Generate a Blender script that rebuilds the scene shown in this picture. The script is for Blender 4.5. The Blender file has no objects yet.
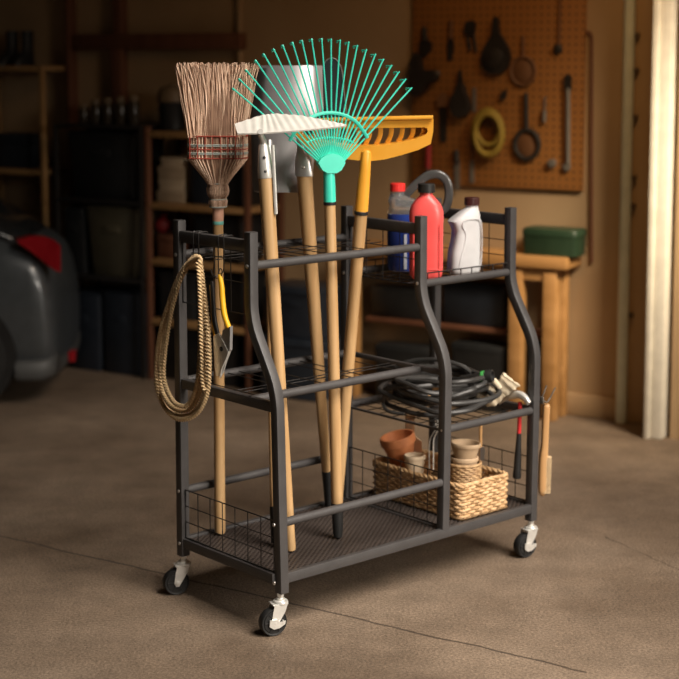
import bpy, math, random
from math import sin, cos, pi, radians as R_
from mathutils import Vector as V, Matrix

# ------------------------------------------------------------------ camera, world, lights, exposure
SC = bpy.context.scene
COL = SC.collection
F_PX, PITCH, CAM_H = 1562.2, 0.120, 1.3606
CY = 339.5 - 96.0                             # picture height of the optical axis (shifted lens)
cam = bpy.data.cameras.new('camera')
cam_o = bpy.data.objects.new('camera', cam)
COL.objects.link(cam_o)
cam.sensor_width = 36.0
cam.lens = F_PX / 679.0 * 36.0
cam_o.location = (0, 0, CAM_H)
cam_o.rotation_euler = (pi / 2 - PITCH, 0, 0)
cam.shift_y = -96.0 / 679.0
cam.clip_end = 60
cam.dof.use_dof = True
cam.dof.focus_distance = 3.70
cam.dof.aperture_fstop = 2.7
SC.camera = cam_o

SC.view_settings.view_transform = 'Standard'
SC.view_settings.look = 'None'
SC.view_settings.gamma = 1.0
SC.view_settings.use_curve_mapping = False
SC.view_settings.exposure = 0.0

world = bpy.data.worlds.new('world')
SC.world = world
world.use_nodes = True
bgn = world.node_tree.nodes['Background']
bgn.inputs[0].default_value = (1.0, 0.72, 0.48, 1)
bgn.inputs[1].default_value = 0.011


def area(name, loc, target, size, power, color, spread=180, size_y=None):
    l = bpy.data.lights.new(name, 'AREA')
    l.energy = power
    l.color = color
    l.size = size
    if size_y:
        l.shape = 'RECTANGLE'
        l.size_y = size_y
    l.spread = R_(spread)
    o = bpy.data.objects.new(name, l)
    COL.objects.link(o)
    o.location = loc
    d = V(target) - V(loc)
    o.rotation_euler = d.to_track_quat('-Z', 'Y').to_euler()
    o['kind'] = 'helper'
    return o


# key for garage door daylight, set overhead at right and narrowed onto the cart
area('garage_door_daylight', (1.95, 2.2, 3.1), (0.50, 3.50, 0.55), 2.3, 42, (1.0, 0.90, 0.79), 56, 2.3)
# added fill from the right, brightens the front faces of the cart
area('right_fill_light', (3.0, 0.9, 1.7), (0.25, 3.6, 0.55), 1.4, 8, (1.0, 0.90, 0.78), 38)
# added light aimed at the jamb and right wall, no source in view
area('jamb_fill_light', (1.75, 4.1, 2.2), (1.12, 5.45, 0.75), 0.5, 7, (1.0, 0.82, 0.58), 44, 0.5)
# added warm fill that brightens the back wall, no lamp in view
area('back_wall_fill_light', (0.75, 4.4, 2.5), (0.75, 5.85, 1.0), 0.5, 3.2, (1.0, 0.54, 0.20), 110)

# ------------------------------------------------------------------ frames and pixel rays
TH = 0.7217                                   # cart is turned by this angle
_c, _s = cos(TH), sin(TH)
CART_CAM = V((-2.2378, -2.7555, 0))


class Frame:
    def __init__(self, origin, rz):
        self.o = V(origin)
        self.rz = rz
        self.m = Matrix.Rotation(rz, 3, 'Z')
        self.mi = self.m.inverted()

    def w(self, p):
        return self.m @ V(p) + self.o

    def l(self, p):
        return self.mi @ (V(p) - self.o)

    def n(self, d):
        return self.m @ V(d)


WORLD = Frame((0, 0, 0), 0)
CART = Frame(Matrix.Rotation(TH, 3, 'Z') @ (-CART_CAM), TH)
WALL = Frame((0.95, 5.80, 0), R_(-30))        # local x runs along the back wall, -y comes out of it


def at(px, py, P, n):
    """real point where the sight line through a photo pixel meets the plane (P, n)"""
    u, v = (px - 339.5) / F_PX, (CY - py) / F_PX
    r = V((u, cos(PITCH) + sin(PITCH) * v, -sin(PITCH) + cos(PITCH) * v))
    o = V((0, 0, CAM_H))
    P, n = V(P), V(n)
    t = (P - o).dot(n) / r.dot(n)
    return o + r * t


def cat_(px, py, ax, val):
    """cart coordinates of a pixel on the plane cart-axis = val"""
    n = V((0, 0, 0)); n[ax] = 1
    return CART.l(at(px, py, CART.w(n * val), CART.n(n)))


def wat(px, py, d=0.0):
    """wall coordinates of a pixel on the plane d metres in front of the back wall"""
    return WALL.l(at(px, py, WALL.w((0, -d, 0)), WALL.n((0, 1, 0))))


# ------------------------------------------------------------------ materials
def mat(name, col, rough=0.5, metal=0.0, col2=None, scale=20.0, stretch=(1, 1, 1), bump=0.0, bscale=None,
        detail=4.0, lo=0.35, hi=0.65, trans=0.0, spec=0.5, coat=0.0, sss=0.0, ior=1.45):
    m = bpy.data.materials.new(name)
    m.use_nodes = True
    nt = m.node_tree
    b = nt.nodes['Principled BSDF']
    b.inputs['Roughness'].default_value = rough
    b.inputs['Metallic'].default_value = metal
    b.inputs['Transmission Weight'].default_value = trans
    b.inputs['Specular IOR Level'].default_value = spec
    b.inputs['Coat Weight'].default_value = coat
    b.inputs['IOR'].default_value = ior
    tc = nt.nodes.new('ShaderNodeTexCoord')
    mp = nt.nodes.new('ShaderNodeMapping')
    mp.inputs['Scale'].default_value = stretch
    nt.links.new(tc.outputs['Object'], mp.inputs['Vector'])
    nz = nt.nodes.new('ShaderNodeTexNoise')
    nz.inputs['Scale'].default_value = scale
    nz.inputs['Detail'].default_value = detail
    nt.links.new(mp.outputs[0], nz.inputs['Vector'])
    cr = nt.nodes.new('ShaderNodeValToRGB')
    c2 = col2 or tuple(min(1, c * 1.12 + 0.003) for c in col)
    cr.color_ramp.elements[0].position = lo
    cr.color_ramp.elements[1].position = hi
    cr.color_ramp.elements[0].color = (*col, 1)
    cr.color_ramp.elements[1].color = (*c2, 1)
    nt.links.new(nz.outputs['Fac'], cr.inputs['Fac'])
    nt.links.new(cr.outputs['Color'], b.inputs['Base Color'])
    if bump:
        bp = nt.nodes.new('ShaderNodeBump')
        bp.inputs['Strength'].default_value = bump
        bp.inputs['Distance'].default_value = 0.002
        n2 = nt.nodes.new('ShaderNodeTexNoise')
        n2.inputs['Scale'].default_value = bscale or scale
        n2.inputs['Detail'].default_value = 3
        nt.links.new(mp.outputs[0], n2.inputs['Vector'])
        nt.links.new(n2.outputs['Fac'], bp.inputs['Height'])
        nt.links.new(bp.outputs['Normal'], b.inputs['Normal'])
    return m


M = {}
M['frame'] = mat('charcoal_powder_coat', (0.052, 0.049, 0.049), 0.42, 0.0, bump=0.25, bscale=900, spec=0.5)
M['wire'] = mat('black_wire', (0.018, 0.016, 0.015), 0.4, 0.2)
M['tray'] = mat('tray_mesh_metal', (0.060, 0.047, 0.041), 0.45, 0.3)
M['screw'] = mat('zinc_screw', (0.55, 0.54, 0.52), 0.3, 0.9)
M['chrome'] = mat('zinc_plated_steel', (0.74, 0.73, 0.69), 0.32, 0.55, (0.84, 0.83, 0.79), 60)
M['steel'] = mat('brushed_steel', (0.50, 0.50, 0.50), 0.35, 0.8, (0.66, 0.65, 0.64), 40, (1, 1, 0.2))
M['rubber'] = mat('black_rubber', (0.012, 0.012, 0.012), 0.5)
M['wood'] = mat('ash_handle_wood', (0.40, 0.235, 0.10), 0.42, 0, (0.55, 0.355, 0.175), 38, (1, 1, 0.06), 0.15, 60)
M['wood2'] = mat('brush_wood', (0.50, 0.27, 0.11), 0.4, 0, (0.62, 0.37, 0.17), 45, (1, 1, 0.06))
M['palewood'] = mat('pale_paddle_wood', (0.66, 0.48, 0.30), 0.5, 0, (0.76, 0.57, 0.38), 45, (1, 1, 0.08))
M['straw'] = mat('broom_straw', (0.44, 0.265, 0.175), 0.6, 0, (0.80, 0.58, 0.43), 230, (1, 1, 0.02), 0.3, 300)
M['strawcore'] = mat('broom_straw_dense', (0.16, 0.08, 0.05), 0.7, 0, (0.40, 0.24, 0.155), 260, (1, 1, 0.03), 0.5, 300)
M['redthread'] = mat('red_stitching', (0.33, 0.055, 0.035), 0.7)
M['greythread'] = mat('grey_stitching', (0.36, 0.40, 0.37), 0.7)
M['pink'] = mat('pink_handle_band', (0.76, 0.43, 0.30), 0.45)
M['tealband'] = mat('teal_handle_band', (0.16, 0.46, 0.40), 0.45)
M['teal'] = mat('teal_plastic', (0.05, 0.60, 0.45), 0.32, spec=0.5)
M['orange'] = mat('amber_plastic', (0.80, 0.36, 0.035), 0.38, 0, (0.84, 0.40, 0.05))
M['white'] = mat('white_painted_blade', (0.66, 0.64, 0.60), 0.45)
M['blade'] = mat('grey_steel_blade', (0.40, 0.39, 0.40), 0.38, 0.6, (0.52, 0.51, 0.52), 18, (1, 1, 0.5))
M['darkblade'] = mat('dark_blade', (0.045, 0.050, 0.055), 0.35, 0.4)
M['red'] = mat('red_plastic', (0.74, 0.085, 0.080), 0.32, 0, (0.76, 0.095, 0.088))
M['whiteplastic'] = mat('white_plastic', (0.52, 0.52, 0.53), 0.38)
M['blackcap'] = mat('black_cap_plastic', (0.015, 0.014, 0.013), 0.4)
M['browncap'] = mat('maroon_cap_plastic', (0.045, 0.012, 0.010), 0.4)
M['redcap'] = mat('red_cap_plastic', (0.70, 0.03, 0.025), 0.35)
M['blue'] = mat('blue_plastic', (0.020, 0.045, 0.24), 0.22, 0, (0.025, 0.055, 0.28))
M['smoke'] = mat('clear_smoky_plastic', (0.55, 0.55, 0.55), 0.12, 0, trans=0.85, ior=1.3)
M['greyhandle'] = mat('grey_handle_plastic', (0.055, 0.052, 0.05), 0.12, 0, (0.075, 0.072, 0.07), spec=0.8)
M['label_pale'] = mat('pale_label', (0.50, 0.53, 0.62), 0.4)
M['hose'] = mat('black_hose', (0.034, 0.033, 0.032), 0.42)
M['green'] = mat('green_connector', (0.05, 0.30, 0.07), 0.4)
M['brass'] = mat('brass_fitting', (0.55, 0.30, 0.12), 0.3, 0.9)
M['cloth'] = mat('beige_cloth', (0.58, 0.49, 0.35), 0.85, 0, (0.66, 0.57, 0.43), 60, bump=0.5, bscale=200)
M['rope'] = mat('jute_rope', (0.55, 0.38, 0.19), 0.8, 0, (0.74, 0.55, 0.33), 260, (1, 1, 1), 0.8, 500)
M['wicker'] = mat('wicker', (0.40, 0.235, 0.105), 0.6, 0, (0.66, 0.44, 0.24), 55, (1, 1, 1), 0.4, 250)
M['wickerdark'] = mat('dark_wicker', (0.28, 0.16, 0.075), 0.6, 0, (0.50, 0.33, 0.17), 90, (1, 1, 1), 0.4, 300)
M['terracotta'] = mat('terracotta', (0.46, 0.155, 0.055), 0.55, 0, (0.58, 0.22, 0.09), 30, bump=0.4, bscale=90)
M['claypale'] = mat('pale_clay', (0.56, 0.43, 0.29), 0.7, 0, (0.64, 0.51, 0.36), 30, bump=0.2)
M['claybeige'] = mat('beige_clay', (0.40, 0.28, 0.17), 0.7, 0, (0.46, 0.33, 0.21), 30, bump=0.2)
M['yellow'] = mat('yellow_grip', (0.78, 0.42, 0.015), 0.38)
M['redgrip'] = mat('red_grip', (0.60, 0.030, 0.035), 0.4)
M['bristle'] = mat('pale_bristle', (0.52, 0.38, 0.22), 0.7)
# background
M['wall'] = mat('tan_painted_wall', (0.37, 0.25, 0.14), 0.85, 0, (0.42, 0.29, 0.165), 3, bump=0.1, bscale=60)
M['jamb'] = mat('white_door_jamb', (0.80, 0.76, 0.66), 0.5)
M['pipe'] = mat('pale_green_pipe', (0.60, 0.65, 0.58), 0.4)
M['bracket'] = mat('dark_bracket', (0.09, 0.06, 0.04), 0.5)
M['stud'] = mat('red_brown_timber', (0.115, 0.042, 0.020), 0.7, 0, (0.15, 0.06, 0.03), 20, (1, 1, 0.1))
M['pine'] = mat('pine_board', (0.30, 0.165, 0.062), 0.6, 0, (0.38, 0.22, 0.09), 14, (0.2, 1, 1))
M['bench'] = mat('bench_wood', (0.36, 0.185, 0.062), 0.45, 0, (0.48, 0.26, 0.10), 14, (0.2, 1, 1))
M['plastic_black'] = mat('black_tote_plastic', (0.012, 0.013, 0.014), 0.42)
M['plastic_olive'] = mat('olive_tote_plastic', (0.075, 0.066, 0.042), 0.45)
M['plastic_navy'] = mat('navy_tote_plastic', (0.014, 0.019, 0.028), 0.45)
M['plastic_green'] = mat('dark_green_tote', (0.018, 0.040, 0.020), 0.45)
M['shelfmetal'] = mat('black_shelf_metal', (0.014, 0.012, 0.011), 0.5, 0.2)
M['pale_box'] = mat('pale_card', (0.36, 0.28, 0.19), 0.7)
M['pale_box2'] = mat('cream_card', (0.46, 0.37, 0.26), 0.7)
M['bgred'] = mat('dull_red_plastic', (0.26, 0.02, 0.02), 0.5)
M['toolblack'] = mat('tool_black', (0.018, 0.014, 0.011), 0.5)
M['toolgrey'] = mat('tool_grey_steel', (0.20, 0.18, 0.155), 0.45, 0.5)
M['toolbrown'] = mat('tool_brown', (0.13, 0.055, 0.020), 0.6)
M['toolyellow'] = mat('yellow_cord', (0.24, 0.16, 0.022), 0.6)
M['carpaint'] = mat('blue_grey_car_paint', (0.060, 0.068, 0.074), 0.34, 0.25, coat=0.4)
M['carglass'] = mat('dark_car_glass', (0.012, 0.013, 0.014), 0.12)
M['taillight'] = mat('red_lens', (0.20, 0.004, 0.008), 0.2)
M['tyre'] = mat('tyre_rubber', (0.012, 0.012, 0.012), 0.7)
M['cartrim'] = mat('dark_bumper_trim', (0.06, 0.062, 0.062), 0.5)
M['jar'] = mat('dark_jar_glass', (0.03, 0.022, 0.014), 0.2)
M['lidtan'] = mat('tan_lid', (0.13, 0.088, 0.048), 0.5)


def concrete():
    m = bpy.data.materials.new('concrete_floor')
    m.use_nodes = True
    nt = m.node_tree
    N, L = nt.nodes, nt.links
    b = N['Principled BSDF']
    tc = N.new('ShaderNodeTexCoord')

    def noise(scale, detail=4, rough=0.55, vec=None):
        n = N.new('ShaderNodeTexNoise')
        n.inputs['Scale'].default_value = scale
        n.inputs['Detail'].default_value = detail
        n.inputs['Roughness'].default_value = rough
        L.new(vec or tc.outputs['Object'], n.inputs['Vector'])
        return n

    def ramp(src, p0, c0, p1, c1):
        r = N.new('ShaderNodeValToRGB')
        r.color_ramp.elements[0].position = p0
        r.color_ramp.elements[1].position = p1
        r.color_ramp.elements[0].color = (*c0, 1)
        r.color_ramp.elements[1].color = (*c1, 1)
        L.new(src, r.inputs['Fac'])
        return r

    def mix(mode, fac, a, bb):
        x = N.new('ShaderNodeMixRGB')
        x.blend_type = mode
        if isinstance(fac, float):
            x.inputs[0].default_value = fac
        else:
            L.new(fac, x.inputs[0])
        L.new(a, x.inputs[1]); L.new(bb, x.inputs[2])
        return x

    def math_(op, a, bv):
        x = N.new('ShaderNodeMath')
        x.operation = op
        for i, q in enumerate((a, bv)):
            if q is None: continue
            if isinstance(q, (int, float)): x.inputs[i].default_value = q
            else: L.new(q, x.inputs[i])
        return x.outputs[0]

    big = ramp(noise(1.7, 5).outputs['Fac'], 0.32, (0.150, 0.106, 0.072), 0.70, (0.275, 0.206, 0.148))
    med = ramp(noise(9, 6, 0.7).outputs['Fac'], 0.3, (0.74, 0.74, 0.74), 0.7, (1.1, 1.1, 1.1))
    fine = ramp(noise(150, 3, 0.7).outputs['Fac'], 0.34, (0.55, 0.55, 0.55), 0.66, (1.30, 1.30, 1.30))
    c = mix('MULTIPLY', 1.0, big.outputs[0], med.outputs[0])
    c = mix('MULTIPLY', 1.0, c.outputs[0], fine.outputs[0])
    # hairline cracks: distance to a line, wobbled by noise
    sep = N.new('ShaderNodeSeparateXYZ')
    L.new(tc.outputs['Object'], sep.inputs[0])
    wob = math_('MULTIPLY', math_('SUBTRACT', noise(4, 4, 0.6).outputs['Fac'], 0.5), 0.10)

    def crack(p, q, w, amt):
        dx, dy = q[0] - p[0], q[1] - p[1]
        ln = math.hypot(dx, dy)
        nx, ny = -dy / ln, dx / ln
        d = math_('ADD', math_('ADD', math_('MULTIPLY', sep.outputs[0], nx), math_('MULTIPLY', sep.outputs[1], ny)),
                  -(p[0] * nx + p[1] * ny))
        d = math_('ABSOLUTE', math_('ADD', d, math_('MULTIPLY', wob, amt)), None)
        line = math_('LESS_THAN', d, w)
        t = math_('ADD', math_('ADD', math_('MULTIPLY', sep.outputs[0], dx / ln), math_('MULTIPLY', sep.outputs[1], dy / ln)),
                  -(p[0] * dx / ln + p[1] * dy / ln))
        inside = math_('MULTIPLY', math_('GREATER_THAN', t, 0.0), math_('LESS_THAN', t, ln))
        return math_('MULTIPLY', line, inside)

    ck = crack((-1.3, 4.54), (0.55, 3.33), 0.0042, 0.35)
    ck = math_('MAXIMUM', ck, crack((0.76, 4.32), (0.94, 3.94), 0.0022, 1.2))
    ck = math_('MAXIMUM', ck, crack((0.94, 3.94), (1.5, 3.3), 0.0022, 1.2))
    dark = N.new('ShaderNodeRGB')
    dark.outputs[0].default_value = (0.05, 0.036, 0.026, 1)
    c = mix('MIX', math_('MULTIPLY', ck, 0.85), c.outputs[0], dark.outputs[0])
    L.new(c.outputs[0], b.inputs['Base Color'])
    rr = ramp(noise(5, 4).outputs['Fac'], 0.3, (0.55,) * 3, 0.7, (0.8,) * 3)
    L.new(rr.outputs[0], b.inputs['Roughness'])
    b.inputs['Specular IOR Level'].default_value = 0.35
    bp = N.new('ShaderNodeBump')
    bp.inputs['Strength'].default_value = 0.7
    bp.inputs['Distance'].default_value = 0.005
    L.new(noise(120, 4, 0.7).outputs['Fac'], bp.inputs['Height'])
    L.new(bp.outputs[0], b.inputs['Normal'])
    return m


def pegboard_mat():
    m = bpy.data.materials.new('pegboard_hardboard')
    m.use_nodes = True
    nt = m.node_tree
    N, L = nt.nodes, nt.links
    b = N['Principled BSDF']
    tc = N.new('ShaderNodeTexCoord')
    sep = N.new('ShaderNodeSeparateXYZ')
    L.new(tc.outputs['Object'], sep.inputs[0])

    def mth(op, a, bb=None):
        x = N.new('ShaderNodeMath'); x.operation = op
        for i, q in enumerate((a, bb)):
            if q is None: continue
            if isinstance(q, (int, float)): x.inputs[i].default_value = q
            else: L.new(q, x.inputs[i])
        return x.outputs[0]
    fx = mth('SUBTRACT', mth('FRACT', mth('MULTIPLY', sep.outputs[0], 36.0)), 0.5)
    fz = mth('SUBTRACT', mth('FRACT', mth('MULTIPLY', sep.outputs[2], 36.0)), 0.5)
    d = mth('SQRT', mth('ADD', mth('MULTIPLY', fx, fx), mth('MULTIPLY', fz, fz)))
    hole = mth('LESS_THAN', d, 0.15)
    nz = N.new('ShaderNodeTexNoise'); nz.inputs['Scale'].default_value = 4
    L.new(tc.outputs['Object'], nz.inputs['Vector'])
    cr = N.new('ShaderNodeValToRGB')
    cr.color_ramp.elements[0].color = (0.25, 0.095, 0.018, 1)
    cr.color_ramp.elements[1].color = (0.32, 0.13, 0.028, 1)
    L.new(nz.outputs['Fac'], cr.inputs['Fac'])
    mx = N.new('ShaderNodeMixRGB')
    mx.inputs[2].default_value = (0.02, 0.009, 0.004, 1)
    L.new(hole, mx.inputs[0]); L.new(cr.outputs[0], mx.inputs[1])
    L.new(mx.outputs[0], b.inputs['Base Color'])
    b.inputs['Roughness'].default_value = 0.6
    return m


M['concrete'] = concrete()
M['peg'] = pegboard_mat()


# ------------------------------------------------------------------ mesh builder
class MB:
    def __init__(self):
        self.v, self.f = [], []

    def add(self, vs, fs):
        k = len(self.v)
        self.v += [V(p) for p in vs]
        self.f += [tuple(i + k for i in q) for q in fs]
        return self

    def rings(self, rings, closed=False, caps=True):
        n = len(rings[0])
        vs = [p for r in rings for p in r]
        fs = []
        m = len(rings)
        for i in range(m if closed else m - 1):
            a, b = i * n, ((i + 1) % m) * n
            for j in range(n):
                k = (j + 1) % n
                fs.append((a + j, a + k, b + k, b + j))
        if caps and not closed:
            fs.append(tuple(range(n))[::-1])
            fs.append(tuple((m - 1) * n + j for j in range(n)))
        return self.add(vs, fs)

    def sweep(self, pts, sect, closed=False, up=None, twist=0.0, scale=None):
        """carry the 2-D section (a, b) along the points; parallel-transported frame"""
        pts = [V(p) for p in pts]
        n = len(pts)
        tang = []
        for i in range(n):
            if closed:
                t = pts[(i + 1) % n] - pts[i - 1]
            else:
                t = pts[min(i + 1, n - 1)] - pts[max(i - 1, 0)]
            tang.append(t.normalized())
        u = V(up) if up else V((0, 0, 1))
        if abs(u.dot(tang[0])) > 0.98:
            u = V((1, 0, 0)) if not up else V((0, 1, 0))
        rings = []
        dist = 0
        for i in range(n):
            t = tang[i]
            if up:
                u0 = V(up)
                uu = u0 - t * u0.dot(t)
                if uu.length > 1e-4:
                    u = uu
            u = (u - t * u.dot(t)).normalized()
            w = t.cross(u)
            if i: dist += (pts[i] - pts[i - 1]).length
            a = twist * dist
            ca, sa = cos(a), sin(a)
            s = scale[i] if scale else 1.0
            rings.append([pts[i] + (w * (x * ca - y * sa) + u * (x * sa + y * ca)) * s for x, y in sect])
        return self.rings(rings, closed)

    def tube(self, pts, r, n=8, closed=False, twist=0):
        if isinstance(r, (list, tuple)):
            return self.sweep(pts, circ(1, n), closed, twist=twist, scale=list(r))
        return self.sweep(pts, circ(r, n), closed, twist=twist)

    def bar(self, a, b, w, h, up=(0, 0, 1), rad=0.15):
        return self.sweep([a, b], rrect(w, h, rad * min(w, h)), up=up)

    def box(self, lo, hi, bev=0.0):
        x0, y0, z0 = lo; x1, y1, z1 = hi
        if bev <= 0:
            vs = [(x, y, z) for z in (z0, z1) for y in (y0, y1) for x in (x0, x1)]
            return self.add(vs, [(0, 2, 3, 1), (4, 5, 7, 6), (0, 1, 5, 4), (2, 6, 7, 3), (0, 4, 6, 2), (1, 3, 7, 5)])
        cx, cy = (x0 + x1) / 2, (y0 + y1) / 2
        rings = []
        for z, ins in ((z0, bev), (z0 + bev * .3, bev * .3), (z0 + bev, 0), (z1 - bev, 0), (z1 - bev * .3, bev * .3), (z1, bev)):
            rings.append([V((cx + p[0], cy + p[1], z)) for p in rrect(x1 - x0 - 2 * ins, y1 - y0 - 2 * ins, max(bev, 1e-4))])
        return self.rings(rings)

    def lathe(self, prof, o=(0, 0, 0), axis=(0, 0, 1), n=24, sx=1, sy=1, up=None):
        o, ax = V(o), V(axis).normalized()
        q = V(up) if up else (V((1, 0, 0)) if abs(ax.x) < 0.9 else V((0, 1, 0)))
        u = (q - ax * q.dot(ax)).normalized()
        w = ax.cross(u)
        rings = [[o + ax * z + (u * cos(2 * pi * j / n) * sx + w * sin(2 * pi * j / n) * sy) * max(r, 1e-4) for j in range(n)]
                 for r, z in prof]
        return self.rings(rings)

    def prism(self, poly, thick, nrm):
        """closed polygon of 3-D points, extruded along nrm by thick (centred)"""
        nrm = V(nrm).normalized()
        a = [V(p) - nrm * thick / 2 for p in poly]
        b = [V(p) + nrm * thick / 2 for p in poly]
        return self.rings([a, b])

    def ball(self, c, r, n=10, s=(1, 1, 1)):
        m = max(4, n // 2)
        rings = []
        for i in range(m + 1):
            t = pi * i / m
            rr, z = max(sin(t), 1e-3), -cos(t)
            rings.append([V(c) + V((rr * cos(2 * pi * j / n) * r * s[0], rr * sin(2 * pi * j / n) * r * s[1], z * r * s[2])) for j in range(n)])
        return self.rings(rings)

    def mesh(self, name, origin, frame, ang=38):
        me = bpy.data.meshes.new(name)
        me.from_pydata([tuple(p - origin) for p in self.v], [], self.f)
        me.validate()
        import bmesh
        bm = bmesh.new(); bm.from_mesh(me)
        bmesh.ops.recalc_face_normals(bm, faces=bm.faces)
        bm.to_mesh(me); bm.free()
        me.polygons.foreach_set('use_smooth', [True] * len(me.polygons))
        me.set_sharp_from_angle(angle=R_(ang))
        me.update()
        return me


def circ(r, n=8, ph=0.0):
    return [(r * cos(2 * pi * i / n + ph), r * sin(2 * pi * i / n + ph)) for i in range(n)]


def rrect(w, h, r, k=3):
    out = []
    for cx, cy, a0 in ((w / 2 - r, h / 2 - r, 0), (-w / 2 + r, h / 2 - r, pi / 2), (-w / 2 + r, -h / 2 + r, pi), (w / 2 - r, -h / 2 + r, 1.5 * pi)):
        for i in range(k):
            a = a0 + (pi / 2) * i / (k - 1)
            out.append((cx + r * cos(a), cy + r * sin(a)))
    return out


def superell(w, h, e, n=28):
    out = []
    for i in range(n):
        a = 2 * pi * i / n
        c, s = cos(a), sin(a)
        out.append((w / 2 * math.copysign(abs(c) ** (2 / e), c), h / 2 * math.copysign(abs(s) ** (2 / e), s)))
    return out


def spline(P, k=8, closed=False):
    P = [V(p) for p in P]
    n = len(P)
    out = []
    for i in range(n if closed else n - 1):
        g = (lambda j: P[j % n]) if closed else (lambda j: P[max(0, min(n - 1, j))])
        p0, p1, p2, p3 = g(i - 1), g(i), g(i + 1), g(i + 2)
        for s in range(k):
            t = s / k
            out.append(0.5 * ((2 * p1) + (p2 - p0) * t + (2 * p0 - 5 * p1 + 4 * p2 - p3) * t * t + (3 * p1 - p0 - 3 * p2 + p3) * t ** 3))
    if not closed: out.append(P[-1])
    return out


def fillet(P, r, k=5):
    P = [V(p) for p in P]
    out = [P[0]]
    for i in range(1, len(P) - 1):
        a, b, c = P[i - 1], P[i], P[i + 1]
        u, w = (a - b).normalized(), (c - b).normalized()
        p, q = b + u * r, b + w * r
        for j in range(k + 1):
            t = j / k
            out.append(p * (1 - t) ** 2 + b * 2 * t * (1 - t) + q * t * t)
    out.append(P[-1])
    return out


# ------------------------------------------------------------------ objects
class Thing:
    """an Empty at the base of a thing; its parts are meshes given in the frame's coordinates"""
    def __init__(s, name, label, cat, base, frame=WORLD, group=None):
        s.fr, s.base = frame, V(base)
        o = s.o = bpy.data.objects.new(name, None)
        o.empty_display_size = 0.05
        COL.objects.link(o)
        o.location = frame.w(base)
        o.rotation_euler = (0, 0, frame.rz)
        o['label'] = label
        o['category'] = cat
        if group: o['group'] = group

    def part(s, name, mb, m, parent=None, label=None, ang=38, stuff=False):
        ob = bpy.data.objects.new(name, mb.mesh(name, s.base, s.fr, ang))
        ob.data.materials.append(M[m])
        COL.objects.link(ob)
        ob.parent = parent or s.o
        if label: ob['label'] = label
        if stuff: ob['kind'] = 'stuff'
        return ob


def solo(name, label, cat, mb, m, base, frame=WORLD, group=None, ang=38):
    ob = bpy.data.objects.new(name, mb.mesh(name, V(base), frame, ang))
    ob.data.materials.append(M[m])
    COL.objects.link(ob)
    ob.location = frame.w(base)
    ob.rotation_euler = (0, 0, frame.rz)
    ob['label'] = label
    ob['category'] = cat
    if group: ob['group'] = group
    return ob


def struct(name, mb, m, base=(0, 0, 0), frame=WORLD, label=None):
    ob = bpy.data.objects.new(name, mb.mesh(name, V(base), frame))
    ob.data.materials.append(M[m])
    COL.objects.link(ob)
    ob.location = frame.w(base)
    ob.rotation_euler = (0, 0, frame.rz)
    ob['kind'] = 'structure'
    ob['label'] = label or name.replace('_', ' ')
    ob['category'] = name.split('_')[0]
    return ob


rnd = random.Random(7)
# ------------------------------------------------------------------ setting
b = MB(); b.box((-4.0, -1.5, -0.1), (3.4, 9.0, 0.0))
struct('floor', b, 'concrete', label='bare stained concrete garage floor with hairline cracks')
b = MB(); b.box((-4.6, 0.0, -0.05), (0.395, 0.12, 2.6))
struct('wall_back', b, 'wall', frame=WALL, label='tan painted back wall')
b = MB(); b.box((0.37, -0.18, 0.0), (1.6, -0.02, 2.6))
struct('wall_right', b, 'wall', frame=WALL, base=(0.4, -0.02, 0), label='warm lit tan wall stub right of the white jamb')
b = MB(); b.box((-0.17, -0.016, 0.0), (0.148, 0.0, 0.085), 0.003)
struct('baseboard_back', b, 'wall', frame=WALL, base=(-0.17, 0, 0), label='tan baseboard left of the green pipe')
b = MB(); b.box((0.43, -0.20, 0.0), (1.6, -0.18, 0.17), 0.003)
struct('baseboard_right', b, 'wall', frame=WALL, base=(0.445, -0.18, 0), label='tall tan baseboard right of the white jamb')
# door jamb: flat white board with a moulded edge
JX0, JX1 = wat(650, 215, .22).x, wat(667, 215, .22).x
b = MB(); b.box((JX0, -0.22, 0.0), (JX1, -0.02, 2.6), 0.006); b.box((JX0 - .003, -0.23, 0.0), (JX0 + .018, -0.215, 2.6), 0.003)
struct('trim_1', b, 'jamb', frame=WALL, base=(JX0, -0.02, 0), label='white door jamb board')
# timber framing on the left of the back wall
def board(name, px0, py0, px1, py1, d, m, th, label):
    p, q = wat(px0, py0, d), wat(px1, py1, d)
    x0, x1 = sorted((p.x, q.x)); z0, z1 = sorted((p.z, q.z))
    bb = MB(); bb.box((x0, -d, max(z0, 0)), (x1, -d + th, z1), 0.003)
    return struct(name, bb, m, frame=WALL, base=(x0, -d + th, max(z0, 0)), label=label)
board('trim_2', 72, 34, 240, 49, 0.05, 'stud', 0.05, 'red-brown timber rail across the left wall')
board('trim_3', 111, -40, 121, 34, 0.05, 'stud', 0.05, 'red-brown upright above the timber rail')
board('trim_4', 110, 49, 122, 118, 0.05, 'stud', 0.05, 'red-brown upright below the timber rail')
board('trim_5', 67, -40, 72, 380, 0.06, 'stud', 0.06, 'dark corner stud left of the timber rail')
board('trim_6', 236, -40, 241, 126, 0.02, 'wall', 0.02, 'wall joint strip')
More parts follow.
